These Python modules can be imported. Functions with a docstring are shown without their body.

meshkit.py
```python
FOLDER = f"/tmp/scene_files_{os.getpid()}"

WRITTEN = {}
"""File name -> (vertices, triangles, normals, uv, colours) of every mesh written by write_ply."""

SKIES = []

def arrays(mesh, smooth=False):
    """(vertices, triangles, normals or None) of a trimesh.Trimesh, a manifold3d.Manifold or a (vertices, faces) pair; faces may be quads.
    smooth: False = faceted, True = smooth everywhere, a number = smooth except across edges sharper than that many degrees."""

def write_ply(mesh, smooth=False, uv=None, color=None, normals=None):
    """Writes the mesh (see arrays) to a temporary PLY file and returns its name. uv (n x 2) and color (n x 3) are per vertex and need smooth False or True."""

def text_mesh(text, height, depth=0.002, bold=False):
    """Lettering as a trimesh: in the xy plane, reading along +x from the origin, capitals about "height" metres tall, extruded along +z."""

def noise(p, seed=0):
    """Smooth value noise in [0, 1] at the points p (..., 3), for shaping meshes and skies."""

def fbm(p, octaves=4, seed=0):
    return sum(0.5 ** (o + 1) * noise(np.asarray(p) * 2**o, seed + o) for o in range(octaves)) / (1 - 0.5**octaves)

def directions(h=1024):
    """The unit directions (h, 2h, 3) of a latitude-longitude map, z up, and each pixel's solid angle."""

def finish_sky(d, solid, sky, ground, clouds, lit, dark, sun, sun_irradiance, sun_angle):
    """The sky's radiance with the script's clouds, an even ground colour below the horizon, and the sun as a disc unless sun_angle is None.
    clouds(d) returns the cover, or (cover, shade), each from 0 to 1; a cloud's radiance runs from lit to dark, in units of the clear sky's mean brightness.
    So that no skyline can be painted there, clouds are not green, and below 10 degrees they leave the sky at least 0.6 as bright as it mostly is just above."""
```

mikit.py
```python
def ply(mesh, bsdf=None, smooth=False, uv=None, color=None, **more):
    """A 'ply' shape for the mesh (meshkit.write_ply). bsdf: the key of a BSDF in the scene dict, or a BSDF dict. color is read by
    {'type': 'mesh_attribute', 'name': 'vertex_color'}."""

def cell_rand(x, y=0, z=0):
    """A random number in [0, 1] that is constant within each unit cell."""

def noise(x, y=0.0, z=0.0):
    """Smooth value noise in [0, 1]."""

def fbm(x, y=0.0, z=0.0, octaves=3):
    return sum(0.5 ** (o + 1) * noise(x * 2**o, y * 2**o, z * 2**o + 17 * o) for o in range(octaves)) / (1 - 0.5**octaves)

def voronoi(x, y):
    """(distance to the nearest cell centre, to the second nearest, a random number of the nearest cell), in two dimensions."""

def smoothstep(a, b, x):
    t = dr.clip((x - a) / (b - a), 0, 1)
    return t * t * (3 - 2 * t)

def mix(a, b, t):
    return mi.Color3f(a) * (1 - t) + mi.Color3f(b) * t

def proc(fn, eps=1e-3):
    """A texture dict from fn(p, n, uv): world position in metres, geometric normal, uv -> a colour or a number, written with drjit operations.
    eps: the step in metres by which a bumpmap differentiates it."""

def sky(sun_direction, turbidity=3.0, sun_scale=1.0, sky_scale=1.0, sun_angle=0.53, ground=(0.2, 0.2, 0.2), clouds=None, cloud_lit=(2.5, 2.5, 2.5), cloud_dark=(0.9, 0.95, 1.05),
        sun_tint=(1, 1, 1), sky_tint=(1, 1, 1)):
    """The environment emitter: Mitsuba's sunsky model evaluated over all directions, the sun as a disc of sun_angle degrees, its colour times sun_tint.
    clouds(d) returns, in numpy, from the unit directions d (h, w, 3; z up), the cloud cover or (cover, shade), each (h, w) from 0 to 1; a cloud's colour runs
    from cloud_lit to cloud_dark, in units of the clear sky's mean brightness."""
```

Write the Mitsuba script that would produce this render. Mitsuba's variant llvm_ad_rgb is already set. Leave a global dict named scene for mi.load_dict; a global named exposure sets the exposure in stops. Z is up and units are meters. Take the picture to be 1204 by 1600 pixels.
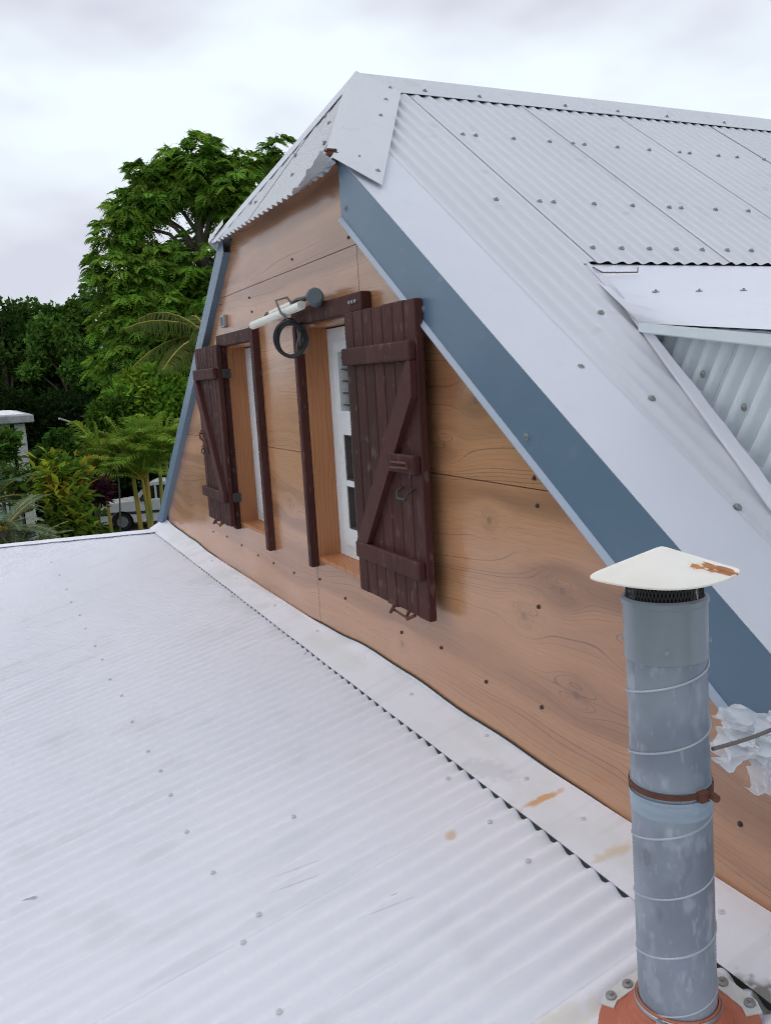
import math, random
import numpy as np, trimesh, mitsuba as mi, mikit, meshkit
import drjit as dr
from shapely.geometry import Polygon, LineString, box as sbox, Point
from shapely.ops import unary_union
T = mi.ScalarTransform4f
rng = np.random.default_rng(11)
random.seed(11)
scene, labels = {}, {}

# ------------------------------------------------------------------ camera, sky, exposure
CAM = np.array([0, -1.58, 4.32])
FWD = np.array([-0.89025772, 0.4266859, -0.15931206])
DOWN = np.array([0.11904999, -0.11962354, -0.98565578])
scene['camera'] = {'type': 'perspective', 'fov': math.degrees(2 * math.atan(602 / 1316.43)), 'fov_axis': 'x', 'near_clip': 0.05, 'far_clip': 800.0,
                   'to_world': T().look_at(origin=CAM.tolist(), target=(CAM + FWD).tolist(), up=(-DOWN).tolist())}


def overcast(d):
    q = d * np.array([1.0, 1.0, 1.9])
    n = meshkit.fbm(q * 3.2234 + np.array([32.8158, 44.9747, 17.2518]), 5, 698 % 97)
    n2 = meshkit.fbm(q * 6.0 + 9.0, 4, 8)
    shade = np.clip((0.7 * n + 0.3 * n2 - 0.46) * 4.4 + 0.30, 0, 1)
    return np.ones_like(shade), shade


scene['sky'] = mikit.sky((-0.25, -0.45, 0.86), turbidity=3, sun_scale=0.10, sun_angle=24, ground=(0.10, 0.12, 0.08), clouds=overcast,
                         cloud_lit=(4.85, 5.38, 5.75), cloud_dark=(3.65, 3.75, 4.3), sun_tint=(1, 0.97, 0.93))
exposure = 1.1

# ------------------------------------------------------------------ constants of the place
M = 0.7203                      # main roof: fall per metre
CR = 2.7537                     # main roof crest plane: z = CR - M x
XR = -4.402                     # ridge
S = 0.218                       # lower roof: rise per metre towards the wall
ZD = 3.0                        # lower roof crest height at the wall line
GZ = -0.6                       # ground
PITCH = 0.076
RN = np.array([M, 0, 1]) / math.hypot(M, 1)
RD = np.array([1, 0, -M]) / math.hypot(M, 1)
LN = np.array([-M, 0, 1]) / math.hypot(M, 1)
HA = np.array([XR, .501, 5.924]); HCR = np.array([-3.417, -.09, 5.215]); HCL = np.array([-5.387, -.09, 5.215])


def zr(x): return CR - M * x
def zl(x): return CR - M * (2 * XR - x)


# ------------------------------------------------------------------ helpers
def numbered(k):
    if k not in scene and k not in labels: return k
    i = 1
    while f'{k}_{i:03d}' in scene or f'{k}_{i:03d}' in labels: i += 1
    return f'{k}_{i:03d}'


def put(name, mesh, bsdf, parent=None, smooth=False, label=None, cat=None, group=None, kind=None, color=None, to_world=None):
    key = numbered((parent + '__' if parent else '') + name)
    d = dict(mesh) if isinstance(mesh, dict) else mikit.ply(mesh, bsdf, smooth=smooth, color=color)
    if to_world is not None: d['to_world'] = to_world
    scene[key] = d
    tag(key, label, cat, group, kind)
    return key


def tag(key, label=None, cat=None, group=None, kind=None):
    e = {k: v for k, v in (('label', label), ('category', cat), ('group', group), ('kind', kind)) if v}
    if e: labels[key] = e


def thing(name, label, cat, group=None):
    key = numbered(name)
    tag(key, label, cat, group)
    return key


def cat(ms): return trimesh.util.concatenate(ms)


def bx(x0, x1, y0, y1, z0, z1):
    b = trimesh.creation.box(extents=(abs(x1 - x0), abs(y1 - y0), abs(z1 - z0)))
    b.apply_translation(((x0 + x1) / 2, (y0 + y1) / 2, (z0 + z1) / 2))
    return b


def rbx(x0, x1, y0, y1, z0, z1, c=.004):
    """a box with chamfered edges: hull of three crossed boxes"""
    pts = []
    for sx in (0, 1):
        for sy in (0, 1):
            for sz in (0, 1):
                p = np.array([x0 if sx == 0 else x1, y0 if sy == 0 else y1, z0 if sz == 0 else z1], float)
                s = np.array([1 if sx == 0 else -1, 1 if sy == 0 else -1, 1 if sz == 0 else -1], float)
                for k in range(3):
                    o = s * c; o[k] = 0
                    pts.append(p + o)
    return trimesh.convex.convex_hull(np.array(pts))


def affine(m, O, A, B, C_):
    v = np.asarray(m.vertices)
    O, A, B, C_ = (np.asarray(q, float) for q in (O, A, B, C_))
    nv = O + v[:, :1] * A + v[:, 1:2] * B + v[:, 2:3] * C_
    f = np.asarray(m.faces)
    if np.linalg.det(np.stack([A, B, C_])) < 0: f = f[:, ::-1]
    return trimesh.Trimesh(nv, f, process=False)


def prism(poly, O, A, B, E):
    """polygon in (A, B), extruded along the full vector E"""
    gs = getattr(poly, 'geoms', [poly])
    return cat([affine(trimesh.creation.extrude_polygon(g, 1.0, engine='earcut'), O, A, B, E) for g in gs if g.area > 1e-8])


def fold(line, th, O, A, B, E):
    return prism(LineString(line).buffer(th / 2, cap_style=2, join_style=2), O, A, B, E)


def xz(poly, y0, y1):
    return prism(poly, (0, y0, 0), (1, 0, 0), (0, 0, 1), (0, y1 - y0, 0))


def tube(path, radii, n=8, caps=True):
    P = np.asarray(path, float)
    R = np.broadcast_to(np.asarray(radii, float), (len(P),))
    t = np.gradient(P, axis=0)
    t /= np.maximum(np.linalg.norm(t, axis=1, keepdims=True), 1e-9)
    a = np.cross(t[0], [0, 0, 1] if abs(t[0][2]) < .9 else [1, 0, 0]); a /= np.linalg.norm(a)
    V = []
    for i in range(len(P)):
        a = a - t[i] * np.dot(a, t[i]); a /= max(np.linalg.norm(a), 1e-9)
        b = np.cross(t[i], a)
        w = np.arange(n) * 2 * np.pi / n
        V.append(P[i] + R[i] * (np.cos(w)[:, None] * a + np.sin(w)[:, None] * b))
    V = np.vstack(V)
    F = []
    for i in range(len(P) - 1):
        for k in range(n):
            k2 = (k + 1) % n
            F += [[i * n + k, i * n + k2, (i + 1) * n + k2], [i * n + k, (i + 1) * n + k2, (i + 1) * n + k]]
    if caps:
        V = np.vstack([V, P[:1], P[-1:]])
        c0, c1 = len(P) * n, len(P) * n + 1
        for k in range(n):
            k2 = (k + 1) % n
            F += [[c0, k2, k], [c1, (len(P) - 1) * n + k, (len(P) - 1) * n + k2]]
    return trimesh.Trimesh(V, F, process=False)


def lathe(prof, n=48):
    """(r, z) profile around z"""
    P = np.asarray(prof, float)
    w = np.arange(n) * 2 * np.pi / n
    V = np.stack([P[:, None, 0] * np.cos(w), P[:, None, 0] * np.sin(w), np.repeat(P[:, 1:2], n, 1)], -1).reshape(-1, 3)
    F = []
    for i in range(len(P) - 1):
        for k in range(n):
            k2 = (k + 1) % n
            F += [[i * n + k, i * n + k2, (i + 1) * n + k2], [i * n + k, (i + 1) * n + k2, (i + 1) * n + k]]
    return trimesh.Trimesh(V, F, process=False)


def quadsheet(fn, us, nv):
    """grid mesh; fn(u, t) -> point, t in 0..1"""
    V = np.array([[fn(u, t) for t in np.linspace(0, 1, nv)] for u in us])
    m = len(us)
    idx = np.arange(m * nv).reshape(m, nv)
    f = np.concatenate([np.stack([idx[:-1, :-1], idx[1:, :-1], idx[1:, 1:]], -1).reshape(-1, 3), np.stack([idx[:-1, :-1], idx[1:, 1:], idx[:-1, 1:]], -1).reshape(-1, 3)])
    return trimesh.Trimesh(V.reshape(-1, 3), f, process=False)


def corrugated(u0, u1, lo, hi, point, normal, depth=.018, phase=0., lift=.0, nv=2, th=.0012, power=1., lap0=False):
    """sheet with crests on the plane point(u, v); lo(u), hi(u) clip it along v; two skins so that its cut edge shows"""
    n = max(4, int(round((u1 - u0) / PITCH * 12)))
    us = np.linspace(u0, u1, n + 1)
    normal = np.asarray(normal, float)

    def at(u, t, off):
        v = lo(u) + (hi(u) - lo(u)) * t
        h = -depth * (.5 - .5 * math.cos(2 * math.pi * (u - phase) / PITCH)) ** power + off + lift * (max(0, .1 - (u - u0) / (u1 - u0)) if lap0 else max(0, (u - u0) / (u1 - u0) - .9)) * 10
        return np.asarray(point(u, v)) + normal * h
    top = quadsheet(lambda u, t: at(u, t, 0), us, nv)
    bot = quadsheet(lambda u, t: at(u, t, -th), us, nv)
    fix = np.dot(np.mean(top.face_normals, axis=0), normal) < 0
    if fix: top.invert()
    else: bot.invert()
    return cat([top, bot])


def rgb(*c): return {'type': 'rgb', 'value': list(c)}


def two(d): return {'type': 'twosided', 'b': d}


def mat(name, d): scene['mat_' + name] = {**d, 'id': 'mat_' + name}; return 'mat_' + name


def pr(col, rough=.5, metal=0., spec=.5, **k):
    c = rgb(*col) if isinstance(col, (tuple, list)) else col
    d = {'type': 'principled', 'base_color': c, 'roughness': rough, 'metallic': metal, 'specular': spec}
    d.update(k)
    return two(d)


def bump(d, fn, scale, eps=1e-3):
    inner = d['b'] if d['type'] == 'twosided' else d
    return two({'type': 'bumpmap', 'tex': mikit.proc(fn, eps), 'scale': scale, 'bsdf': inner})


ss, mix3, fbm, nz = mikit.smoothstep, mikit.mix, mikit.fbm, mikit.noise


def ell(p, cx, cy, ax, ay, rx, ry):
    """soft elliptical mask in the xy plane, long axis (ax, ay)"""
    dx, dy = p.x - cx, p.y - cy
    a, b = dx * ax + dy * ay, -dx * ay + dy * ax
    return 1 - ss(.35, 1.0, dr.sqrt(dr.square(a / rx) + dr.square(b / ry)) + (nz(p.x * 60, p.y * 60, 3.) - .5) * .5)


# ------------------------------------------------------------------ materials
def deck_col(p, n, uv):
    c = mix3((.765, .755, .815), (.695, .69, .755), fbm(p.x * .9, p.y * 2.1, 0., octaves=4))
    c = mix3(c, (.60, .615, .66), ss(.62, .8, fbm(p.x * 22, p.y * 2.5, 1., octaves=3)) * .35)           # faint streaks down the slope
    c = mix3(c, (.56, .56, .57), ss(.6, .85, fbm(p.x * 5, p.y * 5, 4., octaves=4)) * .28)               # grime
    near = ss(-.30, -.05, p.y)
    c = mix3(c, (.60, .62, .60), near * ss(.40, .75, fbm(p.x * 3.1, p.y * 9, 7., octaves=4)) * .55)
    c = mix3(c, (.36, .37, .38), ell(p, -2.30, -.14, .9, .3, .16, .06) * .28)
    c = mix3(c, (.62, .30, .09), ell(p, -2.035, -.125, .15, .99, .095, .022) * .85)
    c = mix3(c, (.60, .45, .25), ell(p, -1.69, -.117, .3, .95, .09, .03) * .55)
    c = mix3(c, (.62, .42, .22), ell(p, -2.12, -.40, .1, 1., .03, .018) * .7)
    c = mix3(c, (.50, .28, .12), ell(p, -2.02, -.64, .35, .94, .028, .006) * .8)
    c = mix3(c, (.62, .54, .36), ell(p, -1.37, -.56, .2, .98, .12, .06) * .4)
    c = mix3(c, (.25, .25, .28), ell(p, -2.90, -1.60, .35, .94, .035, .007) * .7)
    for cx, cy in ((-2.35, -.83), (-2.28, -.86), (-1.98, -.70)):
        c = mix3(c, (.42, .42, .45), ell(p, cx, cy, .12, .99, .11, .0028) * .4)
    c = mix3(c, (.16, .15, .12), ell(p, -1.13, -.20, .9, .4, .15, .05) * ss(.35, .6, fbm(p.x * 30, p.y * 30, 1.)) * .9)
    return c


def deck_rough(p, n, uv): return .42 + .2 * fbm(p.x * 4, p.y * 4, 2.)


mat('deck', pr(mikit.proc(deck_col), mikit.proc(deck_rough), spec=.35))


def roof_col(p, n, uv):
    c = mix3((.60, .61, .65), (.54, .555, .60), fbm(p.x * 1.3, p.y * 1.3, p.z * 1.3, octaves=4))
    c = mix3(c, (.52, .55, .55), ss(.58, .85, fbm(p.x * 1.5, p.y * 14, p.z * 1.0, octaves=3)) * .30)
    return mix3(c, (.45, .45, .42), ss(.68, .82, fbm(p.x * 9, p.y * 9, p.z * 9, octaves=3)) * .35)


mat('roof', pr(mikit.proc(roof_col), .45, spec=.35))


def flash_col(p, n, uv):
    c = mix3((.62, .625, .69), (.555, .565, .63), fbm(p.x * 2.1, p.y * 2.1, p.z * 2.1, octaves=3))
    return mix3(c, (.5, .52, .55), ss(.66, .85, fbm(p.x * 12, p.y * 12, p.z * 12)) * .3)


def dent(p, n, uv): return fbm(p.x * 2.2, p.y * 2.2, p.z * 2.2, octaves=2) + .12 * fbm(p.x * 9, p.y * 9, p.z * 9, octaves=2)


mat('flashing', bump(pr(mikit.proc(flash_col), .38, spec=.45), dent, .012, 4e-3))


def barge_col(p, n, uv):
    c = mix3((.120, .186, .268), (.098, .158, .235), fbm(p.x * 2.5, p.y * 5, p.z * 2.5, octaves=3))
    return mix3(c, (.24, .28, .33), ss(.66, .85, fbm(p.x * 14, p.y * 14, p.z * 14)) * .3)


mat('barge', bump(pr(mikit.proc(barge_col), .34, spec=.55), dent, .012, 4e-3))
mat('lip', pr((.36, .42, .52), .4))


def cheek_col(p, n, uv):
    return mix3((.67, .715, .745), (.59, .64, .67), fbm(p.x * 5, p.y * 5, p.z * 5, octaves=3))


mat('cheek', pr(mikit.proc(cheek_col), .42, spec=.4))

KNOTS = [(-2.46, 3.80), (-2.06, 3.63), (-2.27, 3.50), (-1.80, 3.78), (-1.72, 3.52), (-2.52, 4.22), (-1.64, 3.17), (-2.0, 3.31), (-1.32, 3.36), (-2.75, 4.05),
         (-3.75, 4.35), (-5.2, 4.3), (-6.4, 3.55), (-7.1, 3.4), (-4.55, 3.62), (-6.0, 4.95), (-3.2, 3.15), (-1.05, 3.3)]


def wood(p, n, uv):
    x, z = p.x, p.z
    warp = (fbm(x * .55, 3., z * 2.2, octaves=3) - .5) * .30 + (fbm(x * 2.6, 9., z * 7., octaves=2) - .5) * .035
    kd = mi.Float(9.)
    push = mi.Float(0.)
    for kx, kz in KNOTS:
        dx, dz = (x - kx), (z - kz)
        d = dr.sqrt(dr.square(dx / 1.3) + dr.square(dz))
        push += dr.exp(-dr.square(d / .075)) * .085 * dr.select(dz > 0, 1., -1.) * (1 - dr.exp(-dr.square(dz / .02)))
        kd = dr.minimum(kd, d + (nz(x * 30, z * 30, 1.) - .5) * .008)
    s = z + warp - push
    ring = s * 62.
    fr = ring - dr.floor(ring)
    rnd = mikit.cell_rand(ring, 5)
    line = ss(.70, .93, fr) * (1 - ss(.95, 1., fr)) * (.15 + .85 * ss(.5, .95, rnd)) * ss(.22, .52, fbm(x * 1.6, 4., z * 5., octaves=3))
    broad = fbm(x * .45, 2., s * 7., octaves=3)
    base = mix3((.45, .220, .112), (.285, .128, .063), ss(.3, .75, broad))
    base = mix3(base, (.50, .26, .135), ss(.55, .85, fbm(x * .8, 7., z * 1.7, octaves=3)) * .7)
    base = mix3(base, (.12, .055, .032), line * .72)
    fine = fbm(x * 14., 1., z * 300., octaves=2)
    base = mix3(base, (.15, .066, .034), ss(.5, .8, fine) * .16)
    kr = kd * 150. + nz(x * 40, z * 40, 0.)
    kline = ss(.60, .9, kr - dr.floor(kr)) * (1 - ss(.030, .055, kd))
    base = mix3(base, (.10, .042, .024), kline * .42)
    base = mix3(base, (.075, .036, .022), (1 - ss(.006, .018, kd)) * .40)
    return base


def woodb(p, n, uv): return fbm(p.x * 1.7, 0., p.z * .7, octaves=2) * .9 + fbm(p.x * 4, 3., p.z * 160., octaves=2) * .008


mat('wood', bump(pr(mikit.proc(wood), 0.22, spec=1.0, clearcoat=1.0, clearcoat_gloss=.85), woodb, .040, 4e-3))


def jamb(p, n, uv):
    c = mix3((.48, .205, .088), (.36, .145, .06), fbm(p.x * 3 + p.y * 9, 2., p.z * 2.2, octaves=3))
    l = (p.y * 30 + p.x * 9 + fbm(p.y * 8, 1., p.z * 1.4) * 5)
    return mix3(c, (.20, .075, .03), ss(.75, .95, l - dr.floor(l)) * .45)


mat('jamb', pr(mikit.proc(jamb), .45))


def shutter_col(p, n, uv):
    g = fbm(p.x * 60, p.y * 60, p.z * 3.5, octaves=3)
    c = mix3((.070, .024, .022), (.040, .015, .014), g)
    c = mix3(c, (.10, .062, .056), ss(.60, .85, fbm(p.x * 22, p.y * 22, p.z * 5, octaves=4)) * .55)
    c = c * (.78 + .44 * mikit.cell_rand((p.x + 3.43) / .0936, 3, 1))
    c = mix3(c, (.16, .105, .09), ss(.64, .76, fbm(p.x * 45, p.y * 45, p.z * 16, octaves=4)) * .5)
    return mix3(c, (.115, .040, .030), ss(.5, .8, fbm(p.x * 2, 1., p.z * 1.7)) * .35)


mat('shutter', bump(pr(mikit.proc(shutter_col), .58, spec=.16), lambda p, n, uv: fbm(p.x * 90, p.y * 90, p.z * 5, octaves=2), .0005, 2e-3))
mat('brace', bump(pr(mikit.proc(lambda p, n, uv: mix3((.095, .030, .026), (.060, .022, .021), fbm(p.x * 40, p.y * 40, p.z * 4, octaves=3))), .55, spec=.2), lambda p, n, uv: fbm(p.x * 90, p.y * 90, p.z * 5, octaves=2), .0005, 2e-3))
mat('whiteframe', pr(mikit.proc(lambda p, n, uv: mix3((.74, .77, .80), (.66, .69, .71), fbm(p.x * 9, p.y * 9, p.z * 3))), .35))
mat('glass', {'type': 'thindielectric'})
mat('dark', pr((.02, .018, .017), .7))
mat('louvre', pr((.07, .06, .056), .5))
mat('steel', pr((.42, .43, .45), .38, metal=.85))
mat('screw', pr(mikit.proc(lambda p, n, uv: mix3((.34, .36, .37), (.22, .2, .18), fbm(p.x * 40, p.y * 40, p.z * 40))), .45, metal=.5))
mat('deckscrew', pr((.55, .56, .58), .5))
mat('woodscrew', pr((.035, .022, .018), .5))
mat('foam', pr((.03, .032, .035), .9))


def galv(p, n, uv):
    v = fbm(p.x * 9, p.y * 9, p.z * 9, octaves=4)
    c = mix3((.285, .315, .37), (.21, .235, .285), ss(.3, .7, v))
    c = mix3(c, (.40, .44, .50), ss(.55, .75, fbm(p.x * 38, p.y * 38, p.z * 16, octaves=3)) * .5)
    c = mix3(c, (.62, .65, .68), ss(.62, .78, fbm(p.x * 90 + 3, p.y * 90, p.z * 30, octaves=5)) * .22)
    return mix3(c, (.13, .12, .12), ss(.70, .8, fbm(p.x * 30, p.y * 30 + 8, p.z * 9, octaves=3)) * .3)


mat('galv', pr(mikit.proc(galv), .42, metal=.30, spec=.5))
mat('galvcollar', pr(mikit.proc(lambda p, n, uv: mix3((.30, .335, .375), (.245, .275, .315), fbm(p.x * 12, p.y * 12, p.z * 3))), .34, metal=.40))
mat('seam', pr((.40, .43, .47), .4, metal=.3))
mat('sealant', pr(mikit.proc(lambda p, n, uv: mix3((.33, .40, .47), (.25, .31, .37), fbm(p.x * 25, p.y * 25, p.z * 90, octaves=3))), .45))


def cowl(p, n, uv):
    c = mix3((.79, .755, .70), (.70, .66, .60), fbm(p.x * 14, p.y * 14, 0., octaves=3))
    rim = ss(.134, .149, dr.sqrt(dr.square(p.x + 1.2285) + dr.square(p.y + .388)))
    c = mix3(c, (.62, .45, .28), rim * ss(.45, .65, fbm(p.x * 30, p.y * 30, 1.)) * .6)
    m_ = ell(p, -1.134, -.350, .44, .90, .066, .034)
    c = mix3(c, (.66, .50, .34), m_ * .55)
    return mix3(c, mix3((.50, .20, .05), (.26, .09, .03), nz(p.x * 90, p.y * 90, 2.)), ss(.42, .62, m_ * (.25 + 1.1 * fbm(p.x * 70, p.y * 70, 1., octaves=3))))


mat('cowl', pr(mikit.proc(cowl), .6))
mat('rust', pr(mikit.proc(lambda p, n, uv: mix3((.16, .055, .03), (.07, .028, .02), fbm(p.x * 50, p.y * 50, p.z * 50))), .8))
mat('soot', pr((.012, .012, .013), .9))
mat('boot', pr(mikit.proc(lambda p, n, uv: mix3((.50, .155, .088), (.38, .115, .07), fbm(p.x * 25, p.y * 25, p.z * 25))), .5))


def strip(p, n, uv):
    c = mix3((.66, .65, .63), (.52, .51, .49), fbm(p.x * 20, p.y * 20, p.z * 20))
    return mix3(c, (.28, .19, .11), ss(.62, .8, fbm(p.x * 35, p.y * 35, p.z * 35, octaves=3)) * .8)


mat('strip', pr(mikit.proc(strip), .55))
mat('pvc', pr((.76, .74, .68), .4))
mat('cable', pr((.022, .022, .026), .45))
mat('cablegrey', pr((.20, .18, .19), .5))
mat('box', pr((.11, .13, .155), .5))
mat('wire', pr((.16, .13, .12), .5))
mat('film', two({'type': 'principled', 'base_color': rgb(.80, .81, .83), 'roughness': .22, 'specular': .7}))
mat('filmthin', {'type': 'blendbsdf', 'weight': .62, 'a': {'type': 'thindielectric'}, 'b': two({'type': 'principled', 'base_color': rgb(.82, .83, .86), 'roughness': .18, 'specular': .8})})


# vegetation
def leafmat(name, rough=.45, trans=.55):
    mat(name, {'type': 'principledthin', 'base_color': {'type': 'mesh_attribute', 'name': 'vertex_color'}, 'roughness': rough, 'diff_trans': trans, 'spec_trans': 0., 'eta': 1.4})


leafmat('leaf')
leafmat('frond', .4, .6)


def barkf(p, n, uv): return mix3((.13, .11, .085), (.06, .05, .04), fbm(p.x * 6, p.y * 6, p.z * 2, octaves=3))


mat('bark', pr(mikit.proc(barkf), .9))
mat('palmstem', pr(mikit.proc(lambda p, n, uv: mix3((.44, .30, .04), (.22, .24, .05), ss(.3, .7, fbm(p.x * 5, p.y * 5, p.z * 2)))), .6))
mat('palmtrunk', pr(mikit.proc(lambda p, n, uv: mix3((.2, .18, .15), (.12, .1, .08), fbm(p.x * 9, p.y * 9, p.z * 9))), .9))


def ground_col(p, n, uv):
    c = mix3((.055, .105, .022), (.035, .07, .016), fbm(p.x * .7, p.y * .7, 0., octaves=4))
    return mix3(c, (.10, .085, .05), ss(.60, .8, fbm(p.x * .25, p.y * .25, 5., octaves=3)) * .5)


mat('ground', pr(mikit.proc(ground_col), .95, spec=.1))
mat('earth', pr(mikit.proc(lambda p, n, uv: mix3((.23, .18, .15), (.17, .135, .11), fbm(p.x * 1.5, p.y * 1.5, 0., octaves=4))), .95, spec=.1))
mat('concrete', pr(mikit.proc(lambda p, n, uv: mix3((.36, .36, .37), (.20, .21, .22), ss(.35, .75, fbm(p.x * 2, p.y * 2.5, p.z * .7, octaves=4)))), .8))
mat('slabtop', pr((.62, .62, .64), .8))
mat('plaster', pr(mikit.proc(lambda p, n, uv: mix3((.50, .55, .52), (.36, .40, .38), fbm(p.x, p.y * 1.2, p.z * 1.1, octaves=4))), .85))
mat('whiteplaster', pr(mikit.proc(lambda p, n, uv: mix3((.58, .58, .57), (.4, .4, .39), fbm(p.x * 1.5, p.y * 1.5, p.z * 1.5, octaves=4))), .85))
mat('carpaint', pr((.70, .72, .74), .22, clearcoat=.8))
mat('carglass', pr((.012, .014, .016), .12, spec=.6))
mat('tyre', pr((.015, .015, .016), .8))
mat('rim', pr((.45, .46, .48), .3, metal=.7))
mat('trim', pr((.03, .03, .032), .5))
mat('carlamp', pr((.5, .2, .12), .2))

# ------------------------------------------------------------------ the house: one thing
H = thing('gable_house', 'house with a brown wood-panelled gable under pale corrugated metal roofs', 'house')

# gable wall --------------------------------------------------------
W = H + '__gable_wall'
WB = 2.70


def rake_poly(off):
    return Polygon([(-8.3, WB), (-8.3, min(zl(-8.3) - off, 5.5)), (2 * XR - (CR - 5.30) / M + .0, 5.30), ((CR - 5.30) / M, 5.30), ((CR - WB) / M, WB)])


wallpoly = Polygon([(-8.10, WB), (-8.10, zl(-8.10) - .09), (2 * XR - (CR - .09 - 5.30) / M, 5.30), ((CR - .09 - 5.30) / M, 5.30), ((CR - .09 - WB) / M, WB)])
OPEN = [sbox(-5.622, 3.365, -4.905, 4.585), sbox(-4.160, 3.365, -3.445, 4.605)]
holes = unary_union(OPEN)
put('backing', xz(wallpoly.difference(unary_union([o.buffer(.0) for o in OPEN])), .012, .12), 'mat_dark', W)
rows = [(WB, 3.938), (3.938, 4.889), (4.889, 5.9)]
cols = [[-8.4, -6.62, -4.19, -1.75, .6], [-8.4, -5.90, -3.433, -.99, .6], [-8.4, -7.1, -2.2, .6]]
k = 0
for (z0, z1), cs in zip(rows, cols):
    for c0, c1 in zip(cs[:-1], cs[1:]):
        pl = wallpoly.intersection(sbox(c0 + .0016, z0 + .0016, c1 - .0016, z1 - .0016)).difference(holes)
        if pl.is_empty: continue
        off = [0, .0015, .0006, .002][k % 4]; k += 1
        put('panel', xz(pl, -off, .0105), 'mat_wood', W)


def dome_screw(r=.006, h=.003):
    m = trimesh.creation.icosphere(subdivisions=1, radius=r); m.apply_scale([1, h / r * 1.6, 1]); return m


sc = mikit.ply(dome_screw(.0075, .004), 'mat_woodscrew', smooth=True)
for x, z in [(-1.373, 3.182), (-2.181, 3.208), (-2.519, 3.191), (-2.846, 3.232), (-3.197, 3.206), (-3.815, 3.226), (-4.157, 3.258), (-4.568, 3.217), (-4.941, 3.208), (-5.256, 3.204),
             (-5.632, 3.213), (-2.188, 3.973), (-2.175, 3.886), (-2.183, 3.552), (-3.509, 4.928), (-4.231, 4.939), (-5.008, 4.828), (-4.98, 4.743), (-5.651, 4.849), (-5.649, 4.757),
             (-5.293, 5.211), (-6.0, 3.22), (-6.4, 3.2), (-1.03, 3.19), (-4.21, 4.0), (-4.22, 3.88), (-6.5, 3.98), (-6.5, 3.86)]:
    put('screw', sc, None, W, to_world=T().translate([x, -.003, z]))

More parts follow.
